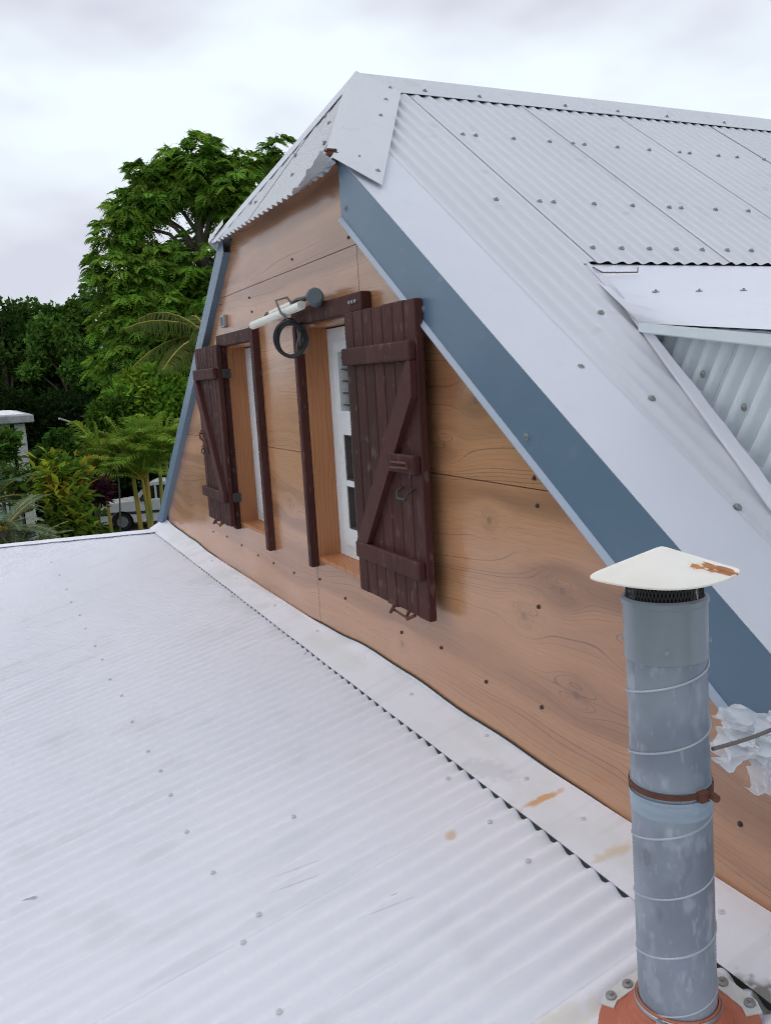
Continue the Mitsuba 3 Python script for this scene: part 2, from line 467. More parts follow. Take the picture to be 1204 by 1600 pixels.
# windows -----------------------------------------------------------
def window(x0, x1, z0, z1, head, posts, label):
    w = numbered(H + '__window'); tag(w, label)
    yb = .125
    st = .085                                                        # fixed frame and sash, each
    fr = sbox(x0 + .018, z0 + .022, x1 - .018, z1 - .03)
    put('frame', xz(fr.difference(sbox(x0 + .018 + st, z0 + .09, x1 - .018 - st, z1 - .10)), yb, yb + .06), 'mat_whiteframe', w)
    sx0, sx1, sz0, sz1 = x0 + .018 + st - .004, x1 - .018 - st + .004, z0 + .088, z1 - .098
    ins = [sbox(sx0 + .065, 4.155, sx1 - .065, sz1 - .055), sbox(sx0 + .075, 3.80, sx1 - .075, 4.035), sbox(sx0 + .075, 3.545, sx1 - .075, 3.77)]
    sash = sbox(sx0, sz0, sx1, sz1)
    put('sash', xz(sash.difference(unary_union(ins)), yb - .008, yb + .045), 'mat_whiteframe', w)
    for q in ins[1:]:
        a, b, c, d = q.bounds
        put('pane', trimesh.Trimesh([(a, yb + .02, b), (c, yb + .02, b), (c, yb + .02, d), (a, yb + .02, d)], [[0, 1, 2], [0, 2, 3]], process=False), 'mat_glass', w)
        put('bead', xz(q.difference(q.buffer(-.007)), yb - .004, yb + .03), 'mat_louvre', w)
    a, b, c, d = ins[0].bounds
    n = 5
    for i in range(n):
        zc = b + (d - b) * (i + .5) / n
        s = bx(a + .002, c - .002, -.017, .017, -.0025, .0025)
        s.apply_transform(trimesh.transformations.rotation_matrix(math.radians(-14), [1, 0, 0], [0, 0, 0]))
        s.apply_translation([0, yb + .022, zc])
        put('louvre_slat', s, 'mat_louvre', w)
    put('jamb', rbx(x0, x0 + .016, .0, yb + .05, z0, z1, .002), 'mat_jamb', w)
    put('jamb', rbx(x1 - .016, x1, .0, yb + .05, z0, z1, .002), 'mat_jamb', w)
    put('sill', rbx(x0 + .017, x1 - .017, -.004, yb + .05, z0 + .001, z0 + .02, .002), 'mat_jamb', w)
    put('lintel', rbx(x0 + .017, x1 - .017, .001, yb + .05, z1 - .022, z1 - .002, .002), 'mat_wood', w)
    for q in posts:
        put('trim_post', rbx(*q), 'mat_shutter', w)
    put('header', rbx(*head, .005), 'mat_shutter', w)
    return w


window(-5.622, -4.905, 3.365, 4.585, (-5.69, -4.935, -.045, -.001, 4.572, 4.648), [(-5.662, -5.600, -.040, -.001, 3.335, 4.571), (-4.935, -4.878, -.045, -.001, 3.30, 4.66)],
       'far window recess between dark trim posts')
window(-4.160, -3.445, 3.365, 4.605, (-4.19, -3.315, -.05, -.001, 4.600, 4.680), [(-4.193, -4.150, -.045, -.001, 3.33, 4.598)],
       'near window with white sash and dark louvres')
put('screw', cat([tube([(-3.42 + i * .03, -.06, 4.642), (-3.42 + i * .03, -.049, 4.642)], .008, 8) for i in range(3)]), 'mat_steel', H + '__window_001')


# shutters ----------------------------------------------------------
def shutter(x0, x1, z0, z1, hinge, label):
    s = numbered(H + '__shutter'); tag(s, label)
    n = 7
    w = (x1 - x0) / n
    r = random.Random(5 if hinge > 0 else 9)
    for i in range(n):
        dz = r.uniform(-.004, .004)
        put('plank', rbx(x0 + i * w + .0022, x0 + (i + 1) * w - .0022, -.085 + r.uniform(-.0015, .0015), -.052, z0 + dz, z1 + dz * .5, .004), 'mat_shutter', s)
    for a, b, c, d in ((x0 + .02, x1 - .005, z1 - .222, z1 - .150), (x0 + .05 if hinge > 0 else x0 - .01, x1 - .012, z0 + .165, z0 + .238)):
        put('batten', rbx(a, b, -.117, -.086, c, d, .006), 'mat_shutter', s)
    zb0, zb1 = z0 + .238, z1 - .222
    if hinge > 0:
        pl = Polygon([(x0 + .055, zb0), (x0 + .165, zb0), (x1 - .01, zb1 - .13), (x1 - .01, zb1), (x1 - .045, zb1)])
    else:
        pl = Polygon([(x1 - .03, zb0), (x1 - .14, zb0), (x0 + .03, zb1 - .12), (x0 + .03, zb1), (x0 + .07, zb1)])
    pl = pl.buffer(-.002)
    put('brace', xz(pl, -.112, -.0862), 'mat_brace', s)
    hx = x1 - .12 if hinge > 0 else x0 + .13
    if hinge > 0:
        put('batten', rbx(x1 - .235, x1 - .012, -.117, -.086, 3.945, 4.018, .006), 'mat_shutter', s)
        put('latch_bar', tube([(x1 - .20, -.12, 3.985), (x1 - .05, -.128, 3.99), (x1 - .045, -.125, 3.97), (x1 - .21, -.12, 3.963)], .005, 6), 'mat_rust', s)
    put('handle', tube([(hx - .045, -.086, 3.885), (hx - .045, -.115, 3.87), (hx - .03, -.122, 3.845), (hx + .03, -.122, 3.845), (hx + .045, -.115, 3.87), (hx + .045, -.086, 3.885)], .0055, 8), 'mat_trim', s, smooth=40)
    hk = x0 + .34 if hinge > 0 else x0 + .2
    put('stay_hook', cat([tube([(hk, -.07, z0 + .02), (hk, -.09, z0 - .015), (hk + .02, -.11, z0 - .02), (hk + .035, -.10, z0 + .005)], .008, 8),
                          tube([(hk + .12, -.07, z0 + .01), (hk + .125, -.09, z0 - .02), (hk + .15, -.10, z0 - .022), (hk + .19, -.085, z0 + .0)], .007, 8),
                          tube([(hk, -.095, z0 - .012), (hk + .15, -.095, z0 - .022)], .005, 6)]), 'mat_rust', s, smooth=40)
    hxx = x0 if hinge > 0 else x1
    for z in (z0 + .2, z1 - .19):
        put('hinge', rbx(hxx - .018, hxx + .018, -.056, -.004, z - .03, z + .03, .003), 'mat_trim', s)
    return s


shutter(-6.150, -5.555, 3.362, 4.585, -1, 'far brown shutter folded open beside the grey barge trim')
shutter(-3.430, -2.775, 3.368, 4.595, 1, 'near brown shutter with diagonal brace folded open')
put('latch', cat([tube([(-6.02, -.09, 3.98), (-6.02, -.13, 3.99), (-5.98, -.14, 3.96), (-5.95, -.12, 3.93), (-5.93, -.09, 3.93)], .008, 6),
                  tube([(-6.05, -.10, 4.0), (-5.9, -.125, 3.93), (-5.88, -.12, 3.86), (-5.91, -.1, 3.84)], .007, 6)]), 'mat_rust', H + '__shutter', smooth=40)

# main roof ---------------------------------------------------------
R = H + '__main_roof'
PTS = lambda u, v: (v, u, zr(v))


def hipx(y): return -4.193 + (.653 - y) * (.986 / .634)


def sheet_main(y0, y1, hi, lift=.0032):
    def lo(u): return -4.37 if u >= .70 else max(-4.37, hipx(u) - .10)
    return corrugated(y0, y1, lo, hi, PTS, RN, phase=.02, lift=lift, depth=.0115, lap0=True)


DX = -2.735                                                           # where the upper sheets stop above the dormer
XE = .28
put('sheet', cat([sheet_main(.03, .66, lambda u: XE, 0.), sheet_main(.66, .735, lambda u: DX, 0.)]), 'mat_roof', R, smooth=50)
for i in range(1, 8):
    put('sheet', sheet_main(.728 * i, .728 * (i + 1) + .01, lambda u: DX), 'mat_roof', R, smooth=50)
# far slope
put('sheet', corrugated(0, 6.2, lambda u: -4.425 if u > .6 else -4.425 - (.65 - u) * 1.4, lambda u: -9.1, lambda u, v: (v, u, zl(v)), LN), 'mat_roof', R, smooth=50)
# hip at the gable top
hs = 1.2


def hip_pt(u, v): return (u, v, HCR[2] + (v + .09) * hs)


HN = np.array([0, -hs, 1]) / math.hypot(hs, 1)


def hip_hi(u):
    d = (u - HCL[0]) / (XR - HCL[0]) if u < XR else (HCR[0] - u) / (HCR[0] - XR)
    return -.09 + max(0., d) * .591
for a, b in ((HCL[0] + .005, -4.63), (-4.63, -3.87), (-3.87, HCR[0] - .06)):
    put('hip_sheet', corrugated(a, b, lambda u: -.105, hip_hi, hip_pt, HN, phase=-.01, lift=.003), 'mat_roof', R, smooth=50)
u_ = lambda u: (u + 3.90) / .48
# torn, bent end of the hip eave
put('bent_end', quadsheet(lambda u, t: np.array([u, -.078 - (.045 + .03 * u_(u)) * t + .006 * math.sin(u * 60) * t, 5.196 + .020 * u_(u) - (.022 - .060 * u_(u) ** 2) * t + .010 * math.sin(u * 31) * t]), np.linspace(-3.90, -3.42, 40), 5), 'mat_roof', R, smooth=True,
    label='bent torn metal end at the small hip eave')
put('rusty_batten_end', cat([rbx(-3.470, -3.425, -.11, -.06, 5.246, 5.262, .004), rbx(-3.462, -3.43, -.112, -.065, 5.264, 5.276, .003)]), 'mat_rust', R, label='rusty batten end at the barge tip')


def flange(pts, n, th=.002):
    """thin plate: polygon corners pts on a plane with normal n"""
    P = np.asarray(pts, float); n = np.asarray(n, float)
    m = len(P)
    V = np.vstack([P, P - n * th])
    F = [[0, i, i + 1] for i in range(1, m - 1)] + [[m, m + i + 1, m + i] for i in range(1, m - 1)]
    for i in range(m):
        j = (i + 1) % m
        F += [[i, m + i, m + j], [i, m + j, j]]
    t = trimesh.Trimesh(V, F, process=False)
    if np.dot(t.face_normals[0], n) < 0: t.invert()
    return t


UPR = RN * .022
ridge_y = .505
cap_up = np.array([0, 0, .030])
ho = HN * .018
# right hip cap: a broad flange on the main slope, a narrow one on the hip
A2 = HA + cap_up; C2 = HCR + np.array([0.035, -.02, .012])
r1 = np.array([-4.193, .653, zr(-4.193)]) + UPR; r2 = np.array([-3.207, .019, zr(-3.207)]) + UPR
wv = np.array([-.09, .0, 0.])
put('hip_cap', cat([flange([A2, C2, r2, r1], RN), flange([C2, A2, A2 + np.array([-.06, -.045, -.066]), C2 + np.array([-.13, 0, -.012])], HN)]), 'mat_roof', R, label='broad folded hip flashing right of the gable peak')
C3 = HCL + np.array([-.03, -.02, -.01])
A3 = HA + np.array([0, -.01, .016])
l1 = np.array([2 * XR + 4.30, .62, zl(2 * XR + 4.30)]) + LN * .02
put('hip_cap', cat([flange([A3, C3, np.array([-5.56, .06, zl(-5.56) + .008]), l1], LN), flange([C3, A3, A3 + np.array([.04, -.06, -.088]), C3 + np.array([.15, 0, -.016])], HN)]), 'mat_flashing', R, label='hip flashing running down left from the peak')
put('hip_cap_end', fold([(0, 0), (.05, .004), (.09, .03)], .003, C3 + np.array([.03, -.01, -.005]), (-.9, .25, .1), (.1, 0, 1), (.12, .07, .10)), 'mat_deck', R, label='white upturned end of the left hip flashing')
# ridge cap in lengths
for i in range(4):
    y0, y1 = (ridge_y if i == 0 else .45 + i * 1.55), .45 + (i + 1) * 1.55 + .05
    up = .030 + .001 * (i % 2)
    pr_ = [(.168, -.168 * M + .008 + .001 * (i % 2)), (.012, up - .012), (0, up - .006), (-.012, up - .012), (-.168, -.168 * M + .008 + .001 * (i % 2))]
    put('ridge_cap', fold(pr_, .002, (XR, y0, CR - M * XR - .004), (1, 0, 0), (0, 0, 1), (0, y1 - y0, 0)), 'mat_roof', R)
put('foam_filler', quadsheet(lambda u, t: np.array([XR + .155, u, zr(XR + .155) - .022 + .024 * t]), np.linspace(.5, 6, 20), 2), 'mat_foam', R)
put('foam_filler', quadsheet(lambda u, t: np.array([DX - .05, u, zr(DX - .05) - .045 + .028 * t]), np.linspace(.58, 6, 20), 2), 'mat_foam', R)
# barge: top flange, front board, lip
x0, x1 = -3.44, XE
put('barge_flashing', flange([(-3.45, -.047, zr(-3.45) + .004), (x1, -.047, zr(x1) + .004), (x1, .228, zr(x1) + .004), (-3.62, .228, zr(-3.62) + .004), (-3.49, .02, zr(-3.49) + .004)], RN), 'mat_flashing', R, label='pale flat flashing along the roof edge')
BE = np.array([x1 + 3.47, 0, -M * (x1 + 3.47)])
put('barge_board', fold([(-.047, .0005), (-.047, -.245)], .002, (-3.47, 0, zr(-3.47)), (0, 1, 0), (0, 0, 1), BE), 'mat_barge', R, label='slate grey metal barge board along the right rake')
put('barge_lip', fold([(-.0485, -.243), (-.063, -.257), (-.063, -.263)], .002, (-3.468, 0, zr(-3.468)), (0, 1, 0), (0, 0, 1), np.array([x1 + 3.468, 0, -M * (x1 + 3.468)])), 'mat_lip', R)
LE = np.array([-9.0 + 5.32, 0, M * (-9.0 + 5.32)])
put('barge_board', fold([(.10, .004), (-.047, .004), (-.047, -.135), (-.0, -.137)], .002, (-5.32, 0, zl(-5.32) + .01), (0, 1, 0), (0, 0, 1), LE), 'mat_barge', R, label='grey metal barge trim along the left rake')


# screws
def roofscrew():
    head = trimesh.creation.cylinder(radius=.0055, height=.006, sections=6); head.apply_translation([0, 0, .008])
    fl = lathe([(0.0001, .0055), (.008, .005), (.010, .003), (.0165, .0022), (.0175, -.004), (.0001, -.004)], 14)
    return cat([head, fl])


_s = roofscrew(); _s.apply_scale(.72)
rs = mikit.ply(_s, 'mat_screw', smooth=35)
_s = roofscrew(); _s.apply_scale(.50)
ds = mikit.ply(_s, 'mat_deckscrew', smooth=35)
saddle = lathe([(0.0001, .004), (.009, .0035), (.018, .0), (.019, -.003)], 14); saddle.apply_scale([1, 1, 1])


def orient(p, n):
    n = np.asarray(n, float) / np.linalg.norm(n)
    a = np.cross(n, [0, 1, 0] if abs(n[1]) < .9 else [1, 0, 0]); a /= np.linalg.norm(a)
    b = np.cross(n, a)
    m = np.eye(4); m[:3, 0], m[:3, 1], m[:3, 2], m[:3, 3] = a, b, n, p
    return T(m)


def crest(u, ph): return ph + round((u - ph) / PITCH) * PITCH
for x, ys in ((-3.79, [.749, .834, 1.047, 1.276, 1.486, 1.56, 1.79, 2.016, 2.245, 2.323, 2.535, 2.675, 2.9, 3.1]),
              (-3.175, [.544, .764, .848, 1.066, 1.302, 1.524, 1.612, 1.836, 2.06, 2.3, 2.38, 2.6]), (-2.825, [.781, .939, 1.089, 1.242, 1.397, 1.552, 1.70, 1.85, 2.0]),
              (-2.423, [.474]), (-2.013, [.361]), (-2.164, [.19]), (-1.613, [.26]), (-1.4, [.40])):
    for y in ys:
        yy = crest(y, .02)
        put('screw', rs, None, R, to_world=orient(np.array([x, yy, zr(x)]) + RN * .003, RN))
for y in (.85, 1.2, 1.8, 2.2, 2.6, 3.1, 3.7):
    put('screw', rs, None, R, to_world=orient((XR + .13, y, zr(XR + .13) + .014), RN))
for x, y in ((-4.06, .50), (-3.86, .365), (-4.22, .61), (-3.42, .03), (-3.31, .06)):
    put('screw', rs, None, R, to_world=orient((x, y, zr(x) + .028), RN))
for x, y in ((-4.9, .02), (-4.55, .18), (-4.2, .24), (-3.95, .10), (-4.45, .33), (-4.75, .0), (-4.2, .02)):
    put('screw', rs, None, R, to_world=orient(np.array(hip_pt(x, y)) + HN * .003, HN))
for x, z in ((-3.418, 5.033), (-2.782, 4.555), (-2.156, 4.110), (-1.5, 3.66)):
    put('screw', rs, None, R, to_world=orient((x, -.050, z), (0, -1, 0)))

# dormer ------------------------------------------------------------
D = H + '__dormer'; tag(D, 'dormer with corrugated cheek cut into the right roof slope')
CN = np.array([-.26444, -.9644, 0]); CK = .05147
CT = np.array([.9644, -.26444, 0])                                    # along the cheek, downhill


def chk(s_, z):                                                       # s along the cheek from the top corner
    b = np.array([-2.287, .574, 0])
    return b + CT * s_ + np.array([0, 0, z])


# cheek sheets, corrugations square to the roof fall
ca = np.array([.9644 * .81, -.26444 * .81, -.585]); ca /= np.linalg.norm(ca)
cb = np.cross(CN, ca); cb /= np.linalg.norm(cb)
if cb[2] > 0: cb = -cb
O = chk(-.10, 4.56)
OS, CAS, CBS = float(np.dot(O - np.array([-2.287, .574, 0]), CT)), float(ca @ CT), float(cb @ CT)


def cheek_top(u):                                                     # v where the cheek meets the underside of the verge lip
    return (4.440 - .0926 * (OS + CAS * u) - O[2] - ca[2] * u) / (cb[2] + .0926 * CBS)


for i in range(4):
    u0 = -.05 + i * .60
    put('cheek_sheet', corrugated(u0, u0 + .61, cheek_top, lambda u: max(cheek_top(u) + .01, 1.3), lambda u, v: O + ca * u + cb * v - CN * .03, CN, depth=.024, lift=.003, power=2.2), 'mat_cheek', D, smooth=50)
# dormer top plate, warped between the cut edge and the lip
def plate(u, t):
    a = np.array([-2.75 - .01 * u, .645 + 1.5 * u, zr(-2.75) - .021])
    b = chk(-.02 + .95 * u, 4.452 - .088 * u) + CN * .022
    return a * (1 - t) + b * t
top = quadsheet(plate, np.linspace(0, 1.25, 8), 6)
put('top_plate', top, 'mat_flashing', D, smooth=True, label='flat flashing plate over the dormer cheek')
put('verge_lip', fold([(0, .006), (-.004, -.024), (.012, -.030)], .003, chk(-.03, 4.449) + CN * .022, -CN, (0, 0, 1), chk(1.2, 4.449 - .135) - chk(-.03, 4.452)), 'mat_cheek', D)
# valley flashing between the main slope and the cheek
vl = np.array([(-2.745, .655), (-2.45, .600), (-2.098, .494), (-1.81, .407), (-1.585, .340), (-1.3, .254), (-.9, .133)])
vr = [chk(s_, 0) for s_ in (-.38, -.20, .26, .50, .69, .95, 1.35)]
V = []
for (x, y), q, s_ in zip(vl, vr, range(7)):
    q2 = q + CN * .012
    zt = zr(q2[0]) + (.014, .035, .05, .05, .05, .05, .05)[s_] + .001 * math.sin(s_ * 3)
    base = np.array([x, y, zr(x) + .006])
    mid = base * .45 + np.array([q2[0], q2[1], zr(q2[0]) + .018]) * .55
    V.append([base, mid, np.array([q2[0], q2[1], zt])])
V = np.array(V)
n_ = np.linspace(0, 6, 40)
VV = np.array([[np.array([np.interp(t, range(7), V[:, k, c]) for c in range(3)]) for k in range(3)] for t in n_])
VV[:, 2, 2] += .002 * np.sin(n_ * 9)
idx = np.arange(40 * 3).reshape(40, 3)
ff = np.concatenate([np.stack([idx[:-1, :-1], idx[1:, :-1], idx[1:, 1:]], -1).reshape(-1, 3), np.stack([idx[:-1, :-1], idx[1:, 1:], idx[:-1, 1:]], -1).reshape(-1, 3)])
put('valley_flashing', trimesh.Trimesh(VV.reshape(-1, 3), ff, process=False), 'mat_flashing', D, smooth=30)
put('wire_tie', tube([(-2.66, .64, 4.69), (-2.62, .655, 4.665), (-2.62, .74, 4.665), (-2.61, .82, 4.665), (-2.63, .84, 4.685)], .003, 6), 'mat_wire', D)
for s_, z in ((.30, 4.27), (.52, 4.17), (.66, 4.30)):
    put('screw', rs, None, D, to_world=orient(chk(s_, z) - CN * .022, CN))
for u, t in ((.22, .52), (.42, .52), (.62, .52)):
    q = plate(u, t); q2 = plate(u + .01, t) - q; q3 = plate(u, t + .01) - q
    nn = np.cross(q2, q3); nn = nn if nn[2] > 0 else -nn
    put('screw', rs, None, D, to_world=orient(q + nn / np.linalg.norm(nn) * .003, nn))

# lower roof --------------------------------------------------------
L = H + '__lower_roof'; tag(L, 'white corrugated lower roof sloping up to the gable')
DN = np.array([0, -S, 1]) / math.hypot(S, 1)
PH = -2.26 + PITCH * .5


def zd(y): return ZD + S * y


def hip_y(x): return -.115 + (x + 8.07) * .648 if x < -8.07 else 9.     # y on the far hip line


def sheet_low(a, b):
    return corrugated(a, b, lambda u: -4.2, lambda u: min(-.150 - .0085 * (u + 8.0) + .003, hip_y(u) - .0), lambda u, v: (u, v, zd(v)), DN, depth=.019, phase=PH, lift=.0006)


for i in range(20):
    a = 1.62 - .76 * (i + 1)
    put('sheet', sheet_low(a, a + .7602), 'mat_deck', L, smooth=50)
# apron flashing along the wall, in lengths, with a softly waving top edge
TX = [-8.6, -8.0, -6.2, -5.4, -4.57, -3.7, -3.08, -2.4, -1.7, -1.2, .5]
TZ = [3.062, 3.055, 3.0, 2.988, 2.990, 3.034, 3.034, 3.012, 2.990, 2.989, 3.0]
for a, b in ((-8.36, -5.22), (-5.25, -2.43), (-2.46, -.2), (-.23, .9)):
    us = np.linspace(a, b, 60)
    st = .001 if a < -5.3 or a > -2.5 and a < -.3 else .0

    def ap(u, t):
        yl = -.150 - .0085 * (u + 8.0)
        top = np.interp(u, TX, TZ) + .004 * math.sin(u * 5.1) - .003 * math.sin(u * 11)
        y = yl * (1 - t) - .004 * t
        lowz = zd(yl) + .004 + .0012 * math.sin(u * 9)
        z = lowz + (max(zd(0), top - .018) + .004 - lowz) * min(t / .97, 1)
        if t > .97: z, y = top, -.0035
        return np.array([u, y, z + st])
    V = np.array([[ap(u, t) for t in (0, .33, .66, .968, 1.0)] for u in us])
    idx = np.arange(len(us) * 5).reshape(len(us), 5)
    ff = np.concatenate([np.stack([idx[:-1, :-1], idx[1:, :-1], idx[1:, 1:]], -1).reshape(-1, 3), np.stack([idx[:-1, :-1], idx[1:, 1:], idx[:-1, 1:]], -1).reshape(-1, 3)])
    m = trimesh.Trimesh(V.reshape(-1, 3), ff, process=False)
    m2 = m.copy(); m2.apply_translation([0, .0, -.0015]); m2.invert()
    put('apron_flashing', cat([m, m2]), 'mat_deck', L, smooth=30, label=None)
V = [];
put('foam_filler', quadsheet(lambda u, t: np.array([u, -.150 - .0085 * (u + 8.0) + .004, zd(-.150 - .0085 * (u + 8.0) + .004) - .03 + .032 * t]), np.linspace(-8.2, .8, 40), 2), 'mat_foam', L)
# sealed dark joint line between apron and wall
put('wall_joint', tube([(u, -.006, np.interp(u, TX, TZ) + .004 * math.sin(u * 5.1) - .003 * math.sin(u * 11) + .001) for u in np.linspace(-8.05, .4, 90)], .0035, 5), 'mat_foam', L)
# far hip cap
hc = []
for t in np.linspace(0, 1, 50):
    x = -8.05 - 4.6 * t
    y = hip_y(x) if x < -8.07 else -.10
    wv_ = .010 * math.sin(t * 60) * (1 if t < .9 else 0)
    hc.append((x, y, t, wv_))
hd = np.array([-.839, -.544, 0]); hp = np.array([.544, -.839, 0])
V = []
for x, y, t, wv_ in hc:
    z = zd(y) + .012
    c = np.array([x, y, z])
    V.append([c + hp * (.03 + wv_) + np.array([0, 0, -.006]), c - hp * .13 + np.array([0, 0, .012]), c - hp * .30 + np.array([0, 0, -.045])])
V = np.array(V); idx = np.arange(len(hc) * 3).reshape(len(hc), 3)
ff = np.concatenate([np.stack([idx[:-1, :-1], idx[1:, :-1], idx[1:, 1:]], -1).reshape(-1, 3), np.stack([idx[:-1, :-1], idx[1:, 1:], idx[:-1, 1:]], -1).reshape(-1, 3)])
m = trimesh.Trimesh(V.reshape(-1, 3), ff, process=False)
m2 = m.copy(); m2.apply_translation([0, 0, -.003]); m2.invert()
put('hip_cap', cat([m, m2]), 'mat_deck', L, smooth=30, label='wavy hip flashing at the far end of the lower roof')
# the roof's other face, falling away beyond the hip
put('end_slope', flange([(-8.15, .1, 2.99), (-8.15, 2.5, 2.99), (-12.2, 2.5, 2.05), (-12.4, -2.9, 2.05)], (-.22, 0, 1)), 'mat_deck', L)
for x in (-8.4, -7.73, -7.06, -6.6, -6.2, -5.8, -5.35, -5.0, -4.66, -4.32, -3.95, -3.61, -3.38, -3.15, -2.865, -2.50, -2.146, -1.85, -1.55):
    xx = crest(x, PH)
    y = -1.066 + .008 * math.sin(x * 7)
    put('screw', ds, None, L, to_world=orient(np.array([xx, y, zd(y)]) + DN * .003, DN))
for x, y in ((-5.28, -.20), (-2.364, -.262), (-2.05, -.29), (-1.85, -.31), (-2.63, -.75), (-2.26, -1.0), (-3.9, -.21)):
    xx = crest(x, PH)
    put('screw', ds, None, L, to_world=orient(np.array([xx, y, zd(y)]) + DN * .003, DN))
for x, y in ((-7.04, -.07), (-4.75, -.076), (-2.485, -.03), (-2.158, -.088), (-1.865, -.093), (-3.506, -.05), (-1.35, -.09), (-4.1, -.06), (-5.6, -.07), (-6.3, -.06), (-3.0, -.07)):
    yl = -.150 - .0085 * (x + 8.0); t = 1 - y / yl
    zz = (zd(yl) + .004) * (1 - t) + (max(3.0, np.interp(x, TX, TZ) - .018) + .004) * t
    put('screw', ds, None, L, to_world=orient((x, y, zz + .004), (0, -.25, 1)))
# walls below
put('lower_wall', cat([bx(-12.0, 1.2, -3.9, -3.75, GZ, 2.0), bx(-12.0, -11.85, -3.75, 6, GZ, 2.0), bx(1.05, 1.2, -3.75, 6, GZ, 2.0)]), 'mat_whiteplaster', H)
put('attic_wall', xz(Polygon([(-8.6, 2.6), (XR, 5.7), (-.3, 2.6)]), 6.05, 6.15), 'mat_dark', H)
put('attic_floor', bx(-9, 1, .02, 6.1, 2.55, 2.65), 'mat_dark', H)

# ------------------------------------------------------------------ flue pipe
F = thing('flue_pipe', 'grey galvanised spiral flue pipe with a white conical cap on the white roof', 'chimney pipe')
PB, PT = np.array([-1.191, -.388, 2.9155]), np.array([-1.2285, -.388, 3.854])
AX = (PT - PB) / np.linalg.norm(PT - PB)
e1 = np.cross([0, 1, 0], AX); e1 /= np.linalg.norm(e1); e2 = np.cross(AX, e1)
PM = np.eye(4); PM[:3, 0], PM[:3, 1], PM[:3, 2], PM[:3, 3] = e1, e2, AX, PB
HT = float(np.linalg.norm(PT - PB))


def fp(name, m, b, smooth=35, **k):
    m = m.copy(); m.apply_transform(PM)
    return put(name, m, b, F, smooth=smooth, **k)


r0 = .0795
zc = HT - .378                                                         # clamp height
fp('lower_tube', lathe([(r0, -.06), (r0, zc - .012), (r0 - .002, zc - .004), (r0 + .001, zc + .004), (r0 - .008, zc + .006)], 64), 'mat_galv')
ut = lathe([(r0 - .006, zc - .01), (r0 - .0015, zc + .006), (r0 - .0015, HT - .115)], 64)
fp('upper_tube', ut, 'mat_galv')
fp('collar', lathe([(r0 + .0005, HT - .118), (r0 + .002, HT - .116), (r0 + .002, HT - .008), (r0 + .0045, HT - .006), (r0 + .0045, HT + .004), (r0 - .001, HT + .008), (r0 - .012, HT + .004), (r0 - .012, HT - .10)], 64), 'mat_galvcollar', label='smooth collar below the cap')


def helix(z0, z1, turns, r, a0=0.):
    w = np.linspace(0, turns * 2 * np.pi, int(turns * 56))
    return np.stack([r * np.cos(w + a0), r * np.sin(w + a0), z0 + (z1 - z0) * w / w[-1]], 1)


lock = .128
for za, zb, a0 in ((.0, zc - .03, 1.2), (zc + .03, HT - .118, 2.6)):
    fp('spiral_seam', tube(helix(za, zb, (zb - za) / lock, r0 + .0002, a0), .0024, 6, False), 'mat_seam')
fp('mesh_guard', cat([tube([(.0735 * math.cos(a), .0735 * math.sin(a), HT), (.0755 * math.cos(a + s_ * .26), .0755 * math.sin(a + s_ * .26), HT + .058)], .0011, 4, False) for a in np.linspace(0, 2 * np.pi, 66)[:-1] for s_ in (-1, 1)]), 'mat_trim', kind='stuff')
fp('soot_lining', lathe([(.067, HT - .3), (.067, HT + .002)], 40), 'mat_soot')
fp('inner_throat', lathe([(.062, HT - .02), (.060, HT + .055)], 32), 'mat_soot')
for a in (-1.9, .2, 2.3):
    fp('strut', bx(.066 * math.cos(a) - .008, .066 * math.cos(a) + .008, .066 * math.sin(a) - .003, .066 * math.sin(a) + .003, HT - .03, HT + .07), 'mat_seam')
cp = lathe([(.082, .046), (.149, .054), (.1515, .0525), (.151, .056), (.095, .078), (.038, .101), (.011, .112), (.0001, .115)], 72)
cp.vertices[:, 2] += .004 * np.sin(3 * np.arctan2(cp.vertices[:, 1], cp.vertices[:, 0])) * (np.hypot(cp.vertices[:, 0], cp.vertices[:, 1]) / .16) ** 2
cp.apply_transform(trimesh.transformations.rotation_matrix(math.radians(-1.5), [0, 1, 0]))
cp.apply_scale([.93, .93, .90]); cp.apply_translation([0, 0, HT])
fp('cap', cp, 'mat_cowl', label='white conical rain cap with a rust streak')
cl = lathe([(r0 + .0015, zc - .010), (r0 + .0035, zc - .010), (r0 + .0035, zc + .001), (r0 + .0015, zc + .001)], 64)
fp('rusty_clamp', cat([cl, tube([(r0 + .006, .02, zc - .006), (r0 + .03, .012, zc - .004)], .008, 8), bx(r0, r0 + .014, -.010, .010, zc - .015, zc + .005)]), 'mat_rust', label='rusty clamp band round the middle')
fp('sealant_band', lathe([(r0 + .0005, zc - .058), (r0 + .002, zc - .053), (r0 + .0008, zc - .044), (r0 + .0025, zc - .036), (r0 + .001, zc - .027), (r0 + .003, zc - .023), (r0 + .003, zc - .017)], 64), 'mat_sealant')
for a in (-2.55, -.75, .9, 2.6):
    m = trimesh.creation.cylinder(radius=.0055, height=.006, sections=6); m.apply_transform(trimesh.transformations.rotation_matrix(math.pi / 2, [0, 1, 0]))
    m.apply_translation([r0 + .004, 0, HT - .088]); m.apply_transform(trimesh.transformations.rotation_matrix(a, [0, 0, 1]))
    fp('rivet', m, 'mat_steel')
# ribbed rubber boot on the slope, clamped by metal strips
bt = lathe([(r0 + .002, .080), (r0 + .006, .079), (r0 + .0065, .066), (r0 + .012, .064), (r0 + .013, .053), (r0 + .020, .051), (r0 + .021, .039), (r0 + .029, .037), (r0 + .030, .023), (r0 + .038, .020), (r0 + .040, .004), (r0 + .048, -.002), (r0 + .05, -.05)], 64)
fp('boot', bt, 'mat_boot', label='ribbed terracotta rubber boot')
zbase = zd(-.388)


